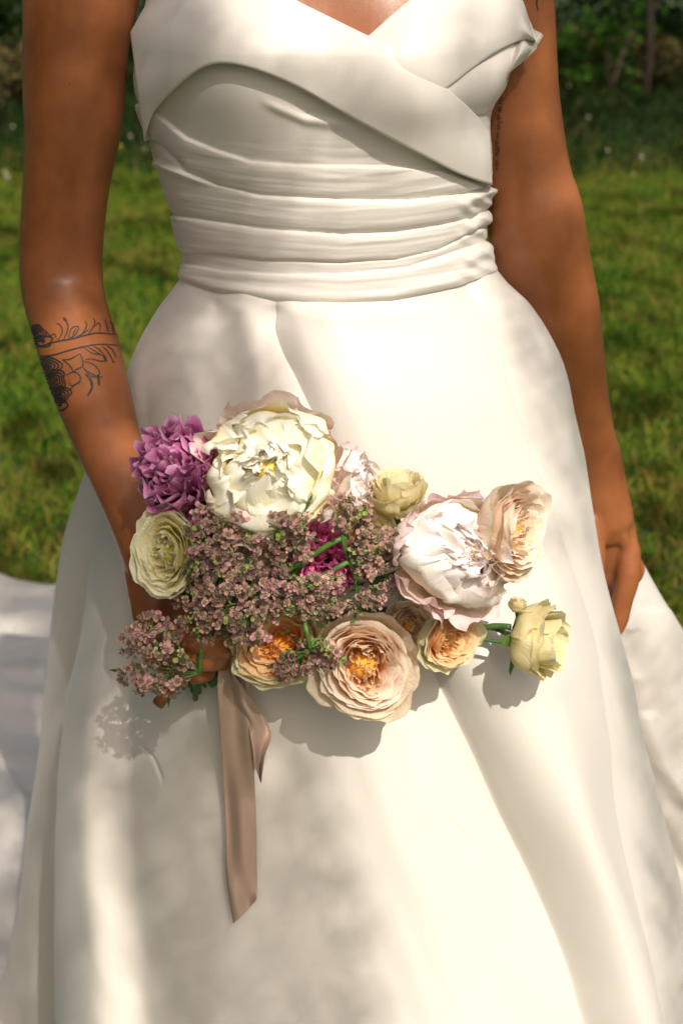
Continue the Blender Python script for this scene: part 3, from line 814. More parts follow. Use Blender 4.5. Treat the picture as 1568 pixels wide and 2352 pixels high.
PAL = {
    'ivory': (M_petal('ivory_petal', [(0.0, (0.92, 0.66, 0.06)), (0.30, (0.94, 0.80, 0.28)), (0.55, (0.95, 0.88, 0.52)), (0.8, (0.95, 0.92, 0.76)), (1.0, (0.95, 0.92, 0.84))], 0.28, 0.16),  # yellow toward the foot paints in light glowing through the petals
              M_petal('blush_guard_petal', [(0.0, (0.55, 0.10, 0.16)), (0.10, (0.85, 0.68, 0.45)), (0.5, (0.90, 0.77, 0.66)), (1.0, (0.91, 0.78, 0.73))], 0.32, 0.16)),
    'pink': (M_petal('pale_pink_petal', [(0.0, (0.92, 0.72, 0.22)), (0.3, (0.94, 0.84, 0.54)), (0.6, (0.94, 0.88, 0.80)), (1.0, (0.94, 0.85, 0.84))], 0.28, 0.16),  # yellow foot here too is painted glow from inside the bloom
             M_petal('mauve_guard_petal', [(0.0, (0.50, 0.03, 0.08)), (0.10, (0.86, 0.62, 0.42)), (0.5, (0.90, 0.77, 0.68)), (1.0, (0.89, 0.70, 0.72))], 0.32, 0.2)),
    'magenta': (M_petal('magenta_petal', [(0.0, (0.34, 0.03, 0.16)), (0.5, (0.56, 0.11, 0.36)), (0.85, (0.72, 0.24, 0.52)), (1.0, (0.86, 0.48, 0.68))], 0.35),) * 2,
    'hot': (M_petal('hot_pink_petal', [(0.0, (0.40, 0.02, 0.16)), (0.6, (0.88, 0.12, 0.48)), (1.0, (0.93, 0.34, 0.64))], 0.3),) * 2,
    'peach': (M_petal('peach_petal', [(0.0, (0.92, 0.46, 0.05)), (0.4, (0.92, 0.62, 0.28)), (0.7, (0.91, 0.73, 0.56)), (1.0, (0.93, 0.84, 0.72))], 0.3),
              M_petal('cream_peach_outer_petal', [(0.0, (0.60, 0.60, 0.26)), (0.3, (0.80, 0.66, 0.44)), (0.7, (0.86, 0.70, 0.54)), (0.93, (0.87, 0.77, 0.62)), (1.0, (0.80, 0.66, 0.42))], 0.4)),
    'apricot': (M_petal('apricot_petal', [(0.0, (0.94, 0.38, 0.02)), (0.5, (0.93, 0.54, 0.16)), (1.0, (0.92, 0.74, 0.48))], 0.45),
                M_petal('cream_green_outer_petal', [(0.0, (0.42, 0.50, 0.14)), (0.4, (0.72, 0.70, 0.38)), (0.8, (0.84, 0.78, 0.56)), (1.0, (0.78, 0.72, 0.42))], 0.4)),
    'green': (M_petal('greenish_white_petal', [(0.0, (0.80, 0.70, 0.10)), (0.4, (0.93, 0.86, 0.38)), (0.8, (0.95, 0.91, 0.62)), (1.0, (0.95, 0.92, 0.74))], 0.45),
              M_petal('pale_green_outer_petal', [(0.0, (0.50, 0.56, 0.14)), (0.4, (0.86, 0.84, 0.46)), (1.0, (0.93, 0.90, 0.68))], 0.4)),
    'lemon': (M_petal('lemon_cream_petal', [(0.0, (0.78, 0.60, 0.12)), (0.4, (0.84, 0.76, 0.36)), (1.0, (0.88, 0.82, 0.58))], 0.42),
              M_petal('lemon_outer_petal', [(0.0, (0.55, 0.58, 0.18)), (0.4, (0.82, 0.74, 0.38)), (0.85, (0.86, 0.78, 0.50)), (1.0, (0.78, 0.68, 0.36))], 0.42)),
}
HEART = {k: v[0] for k, v in PAL.items()}
HEART['peach'] = M_petal('orange_heart_petal', [(0.0, (0.95, 0.42, 0.02)), (0.4, (0.95, 0.64, 0.24)), (1.0, (0.95, 0.84, 0.68))], 0.4)
HEART['apricot'] = M_petal('deep_orange_heart_petal', [(0.0, (0.95, 0.34, 0.01)), (0.5, (0.95, 0.52, 0.08)), (1.0, (0.95, 0.74, 0.40))], 0.5)
MAT_STEM = M_simple('green_stem', (0.05, 0.11, 0.025), 0.45, var=0.3, scale=60)
MAT_SEPAL = M_simple('sepal_green', (0.10, 0.19, 0.04), 0.5, var=0.3, scale=60, trans=0.3)
MAT_CUT = M_simple('cut_brown_stem', (0.22, 0.09, 0.02), 0.6, var=0.3, scale=90)
MAT_STAMEN = M_simple('yellow_stamen', (0.75, 0.40, 0.03), 0.6)

def petal(rs, a0, half, prof, R, tipdrop=0.22, notch=0.06, ruf=0.03, freq=7.0, nu=13, nv=13, cup=0.0, tear=0.04, frill=0.0):
    u = np.linspace(-1, 1, nu)[None, :] * np.ones((nv, 1)); v = np.linspace(0, 1, nv)[:, None] * np.ones((1, nu))
    ph = rs.uniform(0, 6.28, 4); c0 = rs.uniform(-0.3, 0.3)
    vend = 1 - tipdrop * np.abs(u) ** 2.6 - notch * np.exp(-((u - c0) / 0.13) ** 2) + tear * np.sin(11 * u + ph[2]) * np.sin(23 * u + ph[3])
    vv = v * vend
    w = np.sin(np.clip(vv, 0, 1) ** 0.75 * 1.9) / 1.0
    w = np.clip(w, 0.10, 1)
    pr = catmull(np.array(prof, float), 60)
    s = np.clip(vv, 0, 1.05) * 59
    r = np.interp(s, np.arange(60), pr[:, 0]); z = np.interp(s, np.arange(60), pr[:, 1])
    rf = ruf * vv ** 2.5
    r = r + rf * np.sin(freq * u + ph[0]) + rf * 0.7 * np.sin(freq * 2.3 * u + ph[1] + 2 * v) + cup * (u ** 2) * vv
    z = z + rf * 0.9 * np.sin(freq * 1.4 * u + ph[2]) - 0.04 * u ** 2 * vv
    if frill:
        ck = frill * np.clip((vv - 0.62) / 0.38, 0, 1) ** 1.5
        r = r + ck * np.sin(15 * u + ph[1]); z = z + ck * 0.8 * np.sin(19 * u + ph[0])
    du = u * half * w + rf * 0.6 * np.sin(freq * 1.7 * u + ph[3])
    Re = max(pr[:, 0].max(), 0.12)
    k_ = np.clip(r / Re, 0.25, 1) ** 0.45          # petals keep their width where they lean inward
    tt = Re * k_ * np.sin(du); rad = r - Re * k_ * (1 - np.cos(du))
    V = np.stack([rad * math.cos(a0) - tt * math.sin(a0), rad * math.sin(a0) + tt * math.cos(a0), z], -1) * R
    return V.reshape(-1, 3), grid_faces(nv, nu), np.stack([(u + 1) / 2, v], -1).reshape(-1, 2)

def frame(axis, roll):
    sx, sy, st = axis
    d = np.array([sx, 0, 0]) + CU * sy - CF * st
    d = Vector(d).normalized()
    q = d.to_track_quat('Z', 'Y')
    return np.array((q.to_matrix() @ Matrix.Rotation(roll, 3, 'Z')))

GRIP = P(452, 1492, -0.232)
def flower(name, kind, px, py, Y, rpx, axis, pal, label, seed, roll=0.0, group=None, squash=(1, 1, 1), stem=True, dens=1.0, sepals=False, end=None):
    rs = np.random.default_rng(seed)
    c = P(px, py, Y); dep = PX(c)[2]; R = rpx * dep / FPX
    root = empty(name, tuple(c))
    tag(root, label, 'flower', group or 'cut flowers held in the bouquet')
    M = frame(axis, roll) @ np.diag(squash)
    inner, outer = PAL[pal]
    WA = {'peony': 0.17, 'pom': 0.15, 'rose': 0.10, 'bud': 0.10}[kind]
    def wob(v):             # one gentle irregular warp shared by all petals of the bloom, so they stay nested
        q = v / R
        o = np.array([list(noise.noise_vector(Vector(p * 1.25 + seed))) for p in q]) * WA
        o2 = np.array([list(noise.noise_vector(Vector(p * 3.4 + seed * 2))) for p in q]) * WA * 0.42
        return v + (o + o2) * R
    def add(mat, *a, nm='petal', **k):
        v, f, uv = petal(rs, *a, R=R, **k)
        tl = rs.normal(0, 0.07 if kind == 'peony' else (0.11 if kind != 'rose' else 0.05), 3)
        Rt = np.array(Matrix.Rotation(tl[0], 3, 'X') @ Matrix.Rotation(tl[1], 3, 'Y'))
        return mesh_obj(nm, wob(v @ Rt.T) @ M.T, f, mat, root, uv=uv, world_verts=False)
    g = 2.39996
    if kind == 'peony':
        for i in range(8):      # guard petals
            o = rs.uniform(-0.06, 0.10)
            add(outer, i * 0.785 + rs.normal(0, .15), 0.56, [(0.04, -0.62), (0.55, -0.58), (0.86 + o, -0.25), (0.98 + o, 0.05), (1.02 + o * 2, 0.28)], ruf=0.07, freq=6, notch=0.08, tear=0.02, frill=0.025, nu=27, nv=17)
        n = int(38 * dens)
        for i in range(n):
            t = (i + 0.5) / n; rho = 0.10 + 0.86 * t ** 0.62; zt = 0.72 * math.sqrt(max(0, 1.08 - rho ** 2)) + rs.normal(0, 0.07)
            rr = rho + rs.normal(0, 0.015)
            lean = (-rs.uniform(0.12, 0.40) if rs.uniform() < .8 else .06) * min(1, rho * 1.6); zt += rs.uniform(-.07, .05)
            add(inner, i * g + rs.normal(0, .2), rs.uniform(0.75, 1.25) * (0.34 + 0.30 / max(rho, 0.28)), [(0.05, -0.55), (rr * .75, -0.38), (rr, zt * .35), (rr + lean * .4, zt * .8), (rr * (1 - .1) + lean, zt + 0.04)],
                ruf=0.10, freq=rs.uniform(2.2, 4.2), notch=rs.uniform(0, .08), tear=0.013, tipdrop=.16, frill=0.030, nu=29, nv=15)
        hv_, hf_ = tube_mesh(np.array([(0, 0, -0.35), (0, 0, 0.12), (0, 0, 0.42)]) * R @ M.T, [R * .30, R * .33, R * .24], n=20)  # added plug, keeps the hollow centre from going dark
        hb = mixed_obj('heart_plug', hv_, hf_, inner, None); hb.parent = root
        for i in range(int(18 * dens)):
            a_ = rs.uniform(0, 6.28); q_ = 0.34 * math.sqrt(rs.uniform(0, 1)); rho = rs.uniform(.09, .18)
            v, f, uv = petal(rs, rs.uniform(0, 6.28), rs.uniform(.7, 1.3), [(0.02, -.2), (rho, .1), (rho * 1.2, .45), (rho * rs.uniform(.6, 2.0), .70 + rs.normal(0, .05))], R=R, ruf=.09, freq=5, nu=11, nv=9)
            v = v + np.array([q_ * math.cos(a_), q_ * math.sin(a_), 0]) * R
            mesh_obj('petal', wob(v) @ M.T, f, inner, root, uv=uv, world_verts=False)
    elif kind == 'pom':         # dense crumpled double flower
        for i in range(7):
            add(outer, i * 0.9, 0.5, [(0.04, -0.5), (0.6, -0.45), (0.95, -0.1), (1.1, 0.15)], ruf=0.08, nu=13, nv=11)
        n = int(50 * dens)
        for i in range(n):
            t = (i + 0.5) / n; rho = 0.08 + 0.92 * t ** 0.6; zt = 0.8 * math.sqrt(max(0, 1.1 - rho ** 2)) + rs.normal(0, 0.09)
            add(inner, i * g, rs.uniform(0.5, 0.8) * (0.36 + 0.3 / max(rho, 0.25)), [(0.04, -0.5), (rho * .7, -0.3), (rho, zt * .4), (rho + .03, zt * .8), (rho + rs.uniform(-.1, .16), zt + .05)],
                ruf=0.13, freq=rs.uniform(3, 6), notch=rs.uniform(.0, .15), tear=0.03, tipdrop=.3, nu=15, nv=10)
    else:                       # garden rose: nested cups round a quartered heart
        no = 7 if kind == 'rose' else 6
        for i in range(no):
            o = rs.uniform(-0.04, 0.10)
            add(outer, i * 2 * math.pi / no * 1.0 + rs.normal(0, .12), 0.60, [(0.04, -0.75), (0.50, -0.70), (0.90, -0.35), (1.02 + o, 0.02), (1.10 + o * 1.5, 0.20)], ruf=0.03, freq=4, notch=-0.05, tear=0.018, nu=17, nv=15)
        rings = [(0.93, 5, 0.24, 0.9), (0.84, 5, 0.32, 0.9), (0.75, 5, 0.37, 0.9), (0.66, 5, 0.39, 0.9), (0.57, 5, 0.39, 0.9), (0.48, 4, 0.38, 1.0)] if kind == 'rose' else \
                [(0.95, 5, 0.45, 0.75), (0.80, 5, 0.62, 0.75), (0.64, 4, 0.74, 0.85), (0.48, 4, 0.80, 0.95)]
        for rho, cnt, zt, hf in rings:
            off = rs.uniform(0, 6.28)
            for i in range(int(cnt)):
                rr = rho + rs.normal(0, 0.028); zz_ = zt + rs.normal(0, 0.045)
                add(outer if rho > 0.9 else inner, off + i * 2 * math.pi / cnt + rs.normal(0, .1), hf, [(0.04, -0.5), (rr * .62, -0.36), (rr * .86, -0.06), (rr * .97, zz_ * .6), (rr * rs.uniform(1.03, 1.13), zz_)],
                    ruf=0.030, freq=5, notch=rs.uniform(-.03, .05), tear=0.02, nu=15, nv=12)
        # the heart: four swirls of small petals over an added plug that bounces petal colour
        hv_, hf_ = tube_mesh(np.array([(0, 0, -0.35), (0, 0, -0.12)]) * R @ M.T, [R * .34, R * .30], n=16)
        hb = mixed_obj('heart_plug', hv_, hf_, inner, None); hb.parent = root
        for q in range(4 if kind == 'rose' else 1):
            qa = q * math.pi / 2 + rs.uniform(-.3, .3); qr = 0.24 if kind == 'rose' else 0.0
            for i in range(6):
                rho = (0.06 + 0.040 * i) if kind == 'rose' else 0.06 + 0.06 * i
                v, f, uv = petal(rs, qa + i * 2.4, 0.9, [(0.02, -0.4), (rho * .9, -0.25), (rho, 0.05), (rho * 1.05, 0.25 + 0.03 * i + rs.normal(0, .03))], R=R, ruf=0.035, freq=5, nu=11, nv=9)
                v = v + np.array([qr * math.cos(qa), qr * math.sin(qa), 0]) * R
                mesh_obj('petal', wob(v) @ M.T, f, HEART[pal], root, uv=uv, world_verts=False)
    if kind == 'peony' and name == 'stamened':
        pts = []
        for i in range(26):
            a = rs.uniform(0, 6.28); r_ = rs.uniform(0.02, .16)
            pts.append(tube_mesh(np.array([(r_ * .5 * math.cos(a), r_ * .5 * math.sin(a), 0.1), (r_ * math.cos(a), r_ * math.sin(a), 0.50 + rs.uniform(-.08, .06))]) * R @ M.T, R * 0.014, n=5, dome=False))
        v, f = join(pts); o = mixed_obj('stamen', v, f, MAT_STAMEN, None); o.parent = root
    ax = M @ np.array([0, 0, 1.0]); ax /= np.linalg.norm(ax)
    if sepals:
        for i in range(5):
            v, f, uv = petal(rs, i * 1.256 + .3, 0.34, [(0.05, -0.76), (0.30, -0.78), (0.62, -0.62), (0.86 + rs.uniform(-.1, .3), -0.5 + rs.uniform(-.5, .2))], R=R, tipdrop=0.75, ruf=0.02, nu=7, nv=9)
            mesh_obj('sepal', v @ M.T, f, MAT_SEPAL, root, uv=uv, world_verts=False)
    # calyx and stem down to the hand
    base = -ax * R * 0.66
    v, f = tube_mesh([base - ax * R * 0.10, base + ax * R * 0.02, base + ax * R * .08], [R * .07, R * .16, R * .2], n=12)
    o = mixed_obj('calyx', v, f, MAT_SEPAL, None); o.parent = root
    if stem:
        g0 = GRIP + rs.normal(0, 0.004, 3) - c
        e0 = (P(*end) if end else P(*(np.array([440, 1575]) + rs.normal(0, 22, 2)), -0.205 + rs.normal(0, 0.006))) - c
        b0 = base - ax * R * .08
        path = catmull([b0, b0 - ax * min(0.03, np.linalg.norm(g0 - b0) * .25) + np.array([0, .006, 0]), b0 * .45 + g0 * .55 + np.array([0, 0.022, 0.004]), g0, e0], 30)
        v, f = tube_mesh(path, 0.0023 if R > .02 else .0016, n=8, dome=False)
        o = mixed_obj('stem', v, f, MAT_STEM, None); o.parent = root
    return root

flower('peony', 'peony', 618, 1088, -0.252, 152, (-0.02, 0.12, 1.0), 'ivory', 'large full ivory white peony with pink outer petals, biggest bloom at the top', 11, roll=0.3, squash=(1.12, 0.95, 1))
flower('peony', 'peony', 1040, 1275, -0.262, 140, (0.50, 0.05, 0.9), 'pink', 'pale pink and cream peony with mauve outer petals, right of the pink filler sprays', 23, roll=1.1, squash=(0.92, 1.05, 1))
flower('peony', 'pom', 416, 1074, -0.235, 98, (-0.35, 0.35, 0.9), 'magenta', 'crumpled magenta purple peony beside the forearm', 5, squash=(1, 1.05, 1))
flower('peony', 'pom', 752, 1280, -0.245, 80, (0.1, 0.1, 1.0), 'hot', 'hot pink peony half hidden behind the pink filler sprays', 6)
flower('peony', 'pom', 470, 1195, -0.232, 60, (-0.1, 0.1, 1.0), 'magenta', 'dark magenta peony peeking out under the large white peony', 61)
flower('rose', 'rose', 384, 1270, -0.262, 86, (-0.30, -0.05, 0.9), 'green', 'pale greenish white garden rose in the shade next to the wrist', 8, squash=(0.86, 1.12, 1))
flower('rose', 'rose', 836, 1530, -0.272, 108, (0.10, -0.08, 1.0), 'peach', 'large peach garden rose with orange heart at the bottom of the bouquet', 14, roll=0.7, squash=(1.0, 1.06, 1))
flower('rose', 'rose', 1030, 1468, -0.262, 68, (0.5, -0.25, 0.85), 'apricot', 'small apricot rose tucked under the pale pink peony', 15, squash=(1.1, 1, 1))
flower('rose', 'rose', 940, 1440, -0.235, 58, (0.2, -0.2, 0.95), 'peach', 'cream peach rose in the shade between the large peach rose and the peony', 151)
flower('rose', 'rose', 642, 1482, -0.255, 92, (-0.10, 0.10, 1.0), 'apricot', 'apricot rose with greenish cream outer petals beside the ribbon', 16, squash=(1.15, 0.9, 1), roll=0.4)
flower('rose', 'rose', 1178, 1215, -0.252, 102, (0.80, 0.02, 0.60), 'peach', 'cream peach rose seen from the side, at the far right end of the bouquet', 17, squash=(1.18, 1.0, 0.95), roll=0.2)
flower('rose', 'bud', 1234, 1470, -0.245, 84, (0.88, -0.12, 0.42), 'lemon', 'small pale lemon rose seen from behind with green sepals, lowest on the right', 18, squash=(1.1, .98, .9), sepals=True)
flower('rose', 'bud', 1188, 1390, -0.240, 20, (0.1, 1.0, 0.3), 'lemon', 'tiny closed green and yellow bud above the small lemon rose', 19, sepals=True)
flower('rose', 'bud', 912, 1135, -0.235, 62, (0.05, 0.90, 0.40), 'lemon', 'lemon cream rose standing up between the two large peonies', 20, squash=(1, 1, 1.05))
flower('rose', 'rose', 835, 1225, -0.238, 72, (0.1, 0.1, 1.0), 'lemon', 'cream yellow rose behind the upper pink filler spray', 21)
flower('rose', 'rose', 662, 1262, -0.240, 76, (0.0, -0.1, 1.0), 'lemon', 'cream rose under the large white peony, half covered by filler florets', 22)
flower('peony', 'peony', 800, 1105, -0.225, 74, (0.6, 0.35, 0.6), 'pink', 'blush pink peony opening behind the right edge of the large white peony', 24)

# the small rose's own side stem, and the bouquet's cut ends below the hand
# ------------------------------------------------------------------ filler sprays of tiny clustered florets
def M_floret(name, stops):
    b = NT(name); oi = b.n('ShaderNodeObjectInfo'); g = b.noise(420, 3, 0.6)
    a = b.n('ShaderNodeMath', operation='MULTIPLY_ADD'); b.l(g, a.inputs[0]); a.inputs[1].default_value = 0.7; a.inputs[2].default_value = -0.35
    a2 = b.n('ShaderNodeMath', operation='ADD'); b.l(a.outputs[0], a2.inputs[0]); b.l(oi.outputs['Random'], a2.inputs[1])
    c = b.ramp(a2.outputs[0], stops)
    p = b.n('ShaderNodeBsdfPrincipled', Roughness=0.6); b.l(c, p.inputs['Base Color']); p.inputs['Specular IOR Level'].default_value = 0.2
    t = b.n('ShaderNodeBsdfTranslucent'); b.l(c, t.inputs[0]); m = b.n('ShaderNodeMixShader'); m.inputs[0].default_value = 0.2
    b.l(p.outputs[0], m.inputs[1]); b.l(t.outputs[0], m.inputs[2]); b.l(m.outputs[0], b.out.inputs[0]); return b.m
MAT_FL = M_floret('dusty_pink_floret', [(0.0, (0.30, 0.36, 0.09)), (0.09, (0.30, 0.32, 0.10)), (0.12, (0.24, 0.14, 0.12)), (0.35, (0.36, 0.20, 0.16)), (0.7, (0.46, 0.265, 0.22)), (0.88, (0.58, 0.25, 0.31)), (1.0, (0.68, 0.46, 0.34))])
MAT_FC = M_floret('taupe_floret_centre', [(0.0, (0.16, 0.12, 0.09)), (0.6, (0.28, 0.215, 0.155)), (1.0, (0.40, 0.34, 0.22))])
MAT_FG = M_simple('floret_green', (0.12, 0.20, 0.04), 0.5, var=0.3, scale=200)
def floret_mesh(seed):
    rs = np.random.default_rng(seed); V, F, MI = [], [], []
    def addg(v, f, mi):
        n = len(V)
        V.extend(v); F.extend([tuple(i + n for i in q) for q in f]); MI.extend([mi] * len(f))
    n = rs.integers(4, 6)
    for k in range(n):
        a = k * 2 * math.pi / n + rs.normal(0, .2); L = 0.0044 * rs.uniform(.8, 1.15); w = 0.0022 * rs.uniform(.8, 1.1); zt = rs.uniform(-0.0012, 0.0016)
        pts = [(0.001, 0, 0), (L * .45, w * .8, zt * .3), (L * .85, w * .85, zt), (L, 0, zt * 1.4), (L * .85, -w * .85, zt), (L * .45, -w * .8, zt * .3), (L * .55, 0, zt * .4 - 0.0006)]
        ca, sa = math.cos(a), math.sin(a)
        addg([(x * ca - y * sa, x * sa + y * ca, z) for x, y, z in pts], [(0, 1, 6), (1, 2, 6), (2, 3, 6), (3, 4, 6), (4, 5, 6), (5, 0, 6)], 0)
    for k in range(7):          # the knobbly centre
        a = k * 1.047; r_ = 0.0014 if k < 6 else 0.0; c = (r_ * math.cos(a), r_ * math.sin(a), 0.0008 + rs.uniform(0, .0005) + (0.0006 if k == 6 else 0)); q = 0.0009
        pts = [(c[0] + q, c[1], c[2]), (c[0], c[1] + q, c[2]), (c[0] - q, c[1], c[2]), (c[0], c[1] - q, c[2]), (c[0], c[1], c[2] + q * 1.3)]
        addg(pts, [(0, 1, 4), (1, 2, 4), (2, 3, 4), (3, 0, 4)], 1)
    q = 0.0016                  # green cup behind
    pts = [(q * math.cos(a), q * math.sin(a), -0.0003) for a in np.linspace(0, 6.28, 6)[:5]] + [(0, 0, -0.0040)]
    addg(pts, [(i, 5, (i + 1) % 5) for i in range(5)], 2)
    me = bpy.data.meshes.new('floret'); me.from_pydata(V, [], F)
    for m_ in (MAT_FL, MAT_FC, MAT_FG): me.materials.append(m_)
    me.polygons.foreach_set('material_index', np.array(MI, dtype=np.int32)); me.update()
    return me
FLM = [floret_mesh(i) for i in range(9)]
def spray(label, node, clusters, seed, foot=None):
    "branching filler spray: node = (px, py, Y) where it forks; clusters = (px, py, Y, rx, ry, count)"
    rs = np.random.default_rng(seed)
    c = P(*node); root = empty('filler_spray', tuple(c)); tag(root, label, 'filler flower', 'pink filler sprays in the bouquet')
    st = []
    foot_p = GRIP if foot is None else P(*foot)
    st.append(tube_mesh(catmull([foot_p - c, (foot_p - c) * .5 + np.array([0, -0.004, 0.004]), np.zeros(3)], 14), 0.0019, n=7, dome=False))
    for (x, y, Y, rx, ry, cnt) in clusters:
        cc = P(x, y, Y); sub = cc + np.array([0, 0.016, 0]) - c
        st.append(tube_mesh(catmull([np.zeros(3), sub * .5 + rs.normal(0, .002, 3), sub], 8), 0.0012, n=6, dome=False))
        placed = []
        tries = 0
        while len(placed) < cnt and tries < cnt * 40:
            tries += 1
            a = rs.uniform(0, 6.28); q = math.sqrt(rs.uniform(0, 1))
            fx, fy = x + rx * q * math.cos(a), y + ry * q * math.sin(a)
            if any((fx - g[0]) ** 2 + (fy - g[1]) ** 2 < (17.5 if tries < cnt * 25 else 12) ** 2 for g in placed): continue
            placed.append((fx, fy))
            yy_ = Y + 0.012 * q * q + rs.normal(0, 0.0045)
            p_ = P(fx, fy, yy_)
            o = bpy.data.objects.new('floret', FLM[rs.integers(0, 9)]); COL.objects.link(o); o.parent = root
            o.location = p_ - c
            d = Vector(np.array([(fx - x) / rx * .7 + rs.normal(0, .6), -1.0, -(fy - y) / ry * .7 + .3 + rs.normal(0, .6)]))
            o.rotation_euler = (d.to_track_quat('Z', 'Y').to_matrix() @ Matrix.Rotation(rs.uniform(0, 6.28), 3, 'Z')).to_euler()
            k = rs.uniform(.75, 1.3); o.scale = (k, k, k * rs.uniform(.8, 1.8))
            if rs.uniform() < 0.55:
                e = p_ - c + np.array(d.normalized()) * -0.003
                st.append(tube_mesh(catmull([sub, sub * .4 + e * .6 + np.array([0, .004, 0]), e], 5), 0.0006, n=4, dome=False))
    v, f = join(st); o = mixed_obj('stem', v, f, M_ST2, None); o.parent = root
    # feathery leaves along the stems
    lv = []
    for (x, y, Y, rx, ry, cnt) in clusters:
        for _ in range(max(3, cnt // 4)):
            p0 = P(x + rs.normal(0, rx * .55), y + rs.normal(0, ry * .55), Y + 0.014 + rs.uniform(0, .008)) - c
            d = rs.normal(0, 1, 3); d[1] *= .4; d /= np.linalg.norm(d); d *= rs.uniform(.008, .018)
            n_ = np.cross(d, [0, 1, 0.2]); n_ /= np.linalg.norm(n_) + 1e-9; n_ *= .0016
            lv.append((np.array([p0, p0 + d * .5 + n_, p0 + d, p0 + d * .5 - n_]), np.array([[0, 1, 2, 3]])))
    v, f = join(lv); o = mesh_obj('leaf', v, f, MAT_SEPAL2, None, smooth=False); o.parent = root; o['kind'] = 'stuff'
    return root
M_ST2 = M_simple('filler_stem_green', (0.07, 0.16, 0.03), 0.5, var=0.3, scale=100)
MAT_SEPAL2 = M_simple('feathery_leaf_green', (0.05, 0.12, 0.02), 0.5, var=0.3, scale=60, trans=0.3)
spray('dusty pink filler spray drooping alone at the lower left, below the wrist', (458, 1545, -0.262),
      [(345, 1432, -.272, 38, 26, 9), (310, 1478, -.276, 36, 34, 14), (358, 1500, -.28, 34, 30, 12), (395, 1470, -.27, 20, 22, 5), (415, 1520, -.276, 26, 26, 9), (300, 1548, -.272, 30, 20, 8), (340, 1575, -.276, 34, 20, 9), (385, 1575, -.28, 30, 24, 9), (410, 1560, -.27, 18, 16, 4)], 31, foot=(470, 1440, -.25))
spray('dusty pink filler spray reaching up to the dark magenta peony, left of the cream rose', (520, 1330, -.28),
      [(470, 1180, -.288, 22, 20, 5), (512, 1205, -.292, 26, 22, 8), (450, 1222, -.288, 18, 20, 5), (548, 1200, -.29, 28, 26, 8), (470, 1262, -.294, 36, 26, 12), (520, 1250, -.298, 32, 26, 11), (575, 1245, -.296, 30, 28, 10), (450, 1310, -.292, 30, 26, 9), (505, 1305, -.298, 36, 28, 13), (560, 1300, -.30, 32, 26, 11)], 32)
spray('densest dusty pink filler spray, covering the fingers in the middle left', (560, 1420, -.282),
      [(430, 1375, -.290, 30, 26, 9), (480, 1360, -.296, 34, 30, 12), (540, 1360, -.302, 38, 32, 14), (600, 1350, -.30, 36, 32, 13), (450, 1425, -.29, 34, 26, 10), (505, 1420, -.298, 36, 30, 13), (570, 1415, -.304, 38, 30, 14), (620, 1405, -.298, 30, 28, 10), (470, 1455, -.288, 26, 18, 6), (540, 1465, -.294, 30, 18, 8), (590, 1465, -.294, 30, 18, 8)], 33)
spray('dusty pink filler spray with green stems in the centre, below the cream rose', (680, 1370, -.28),
      [(640, 1290, -.296, 34, 30, 10), (665, 1345, -.30, 34, 30, 11), (720, 1350, -.298, 34, 28, 10), (770, 1345, -.292, 28, 26, 7), (700, 1395, -.298, 34, 24, 10), (750, 1400, -.294, 32, 22, 9), (790, 1400, -.288, 24, 16, 5), (650, 1390, -.30, 22, 18, 5)], 34)
spray('dusty pink filler spray lying over the lower edge of the large white peony', (690, 1290, -.288),
      [(640, 1200, -.306, 26, 22, 7), (680, 1195, -.308, 28, 20, 7), (690, 1232, -.304, 20, 18, 4), (650, 1245, -.304, 30, 20, 8), (690, 1270, -.30, 26, 14, 5)], 35)
spray('loose dusty pink filler spray with visible green stems, upper right of the centre', (800, 1290, -.27),
      [(790, 1160, -.29, 28, 20, 7), (835, 1180, -.288, 28, 20, 7), (790, 1200, -.288, 24, 16, 5), (850, 1225, -.286, 30, 20, 7), (895, 1240, -.282, 24, 20, 5), (830, 1265, -.288, 30, 18, 6), (880, 1290, -.284, 28, 22, 7), (915, 1290, -.28, 18, 18, 4), (840, 1320, -.288, 28, 18, 6), (860, 1375, -.284, 30, 24, 8), (820, 1390, -.284, 18, 14, 3), (890, 1345, -.28, 18, 16, 3)], 36)
spray('small dusty pink filler spray hanging between the apricot rose and the large peach rose', (712, 1490, -.285),
      [(655, 1515, -.29, 24, 16, 5), (655, 1545, -.292, 26, 16, 6), (690, 1535, -.292, 20, 16, 5), (740, 1490, -.292, 24, 18, 6), (770, 1510, -.294, 22, 24, 7), (740, 1525, -.292, 20, 16, 4), (700, 1490, -.288, 16, 14, 3)], 37, foot=(698, 1425, -.28))

# cut stem ends and a leaf showing below the hand
def stem_piece(label, pts, r, mat, name='cut_stem'):
    c = P(*pts[0]); root = empty(name, tuple(c)); tag(root, label, 'stem', 'cut stems of the bouquet')
    v, f = tube_mesh(catmull([P(*q) - c for q in pts], 16), r, n=10, dome=False)
    o = mixed_obj('stem', v, f, mat, None); o.parent = root
stem_piece('thick brown cut stem end below the drooping filler spray', [(452, 1500, -.225), (410, 1560, -.235), (362, 1618, -.24)], 0.0052, MAT_CUT)
stem_piece('dark green cut stem end under the little finger', [(500, 1520, -.225), (466, 1552, -.215), (446, 1588, -.212)], 0.0038, MAT_STEM)
stem_piece('curved dark green stem end beside the ribbon', [(520, 1500, -.225), (505, 1545, -.222), (492, 1565, -.222), (483, 1572, -.222)], 0.0038, MAT_STEM)
stem_piece('thick green stem crossing behind the loose filler spray to the pale pink peony', [(560, 1420, -.235), (720, 1340, -.25), (860, 1335, -.25), (945, 1305, -.25)], 0.0035, MAT_STEM)
stem_piece('green stem running diagonally in front of the hot pink peony', [(640, 1350, -.255), (700, 1290, -.268), (760, 1248, -.274), (800, 1232, -.27)], 0.0022, M_ST2)
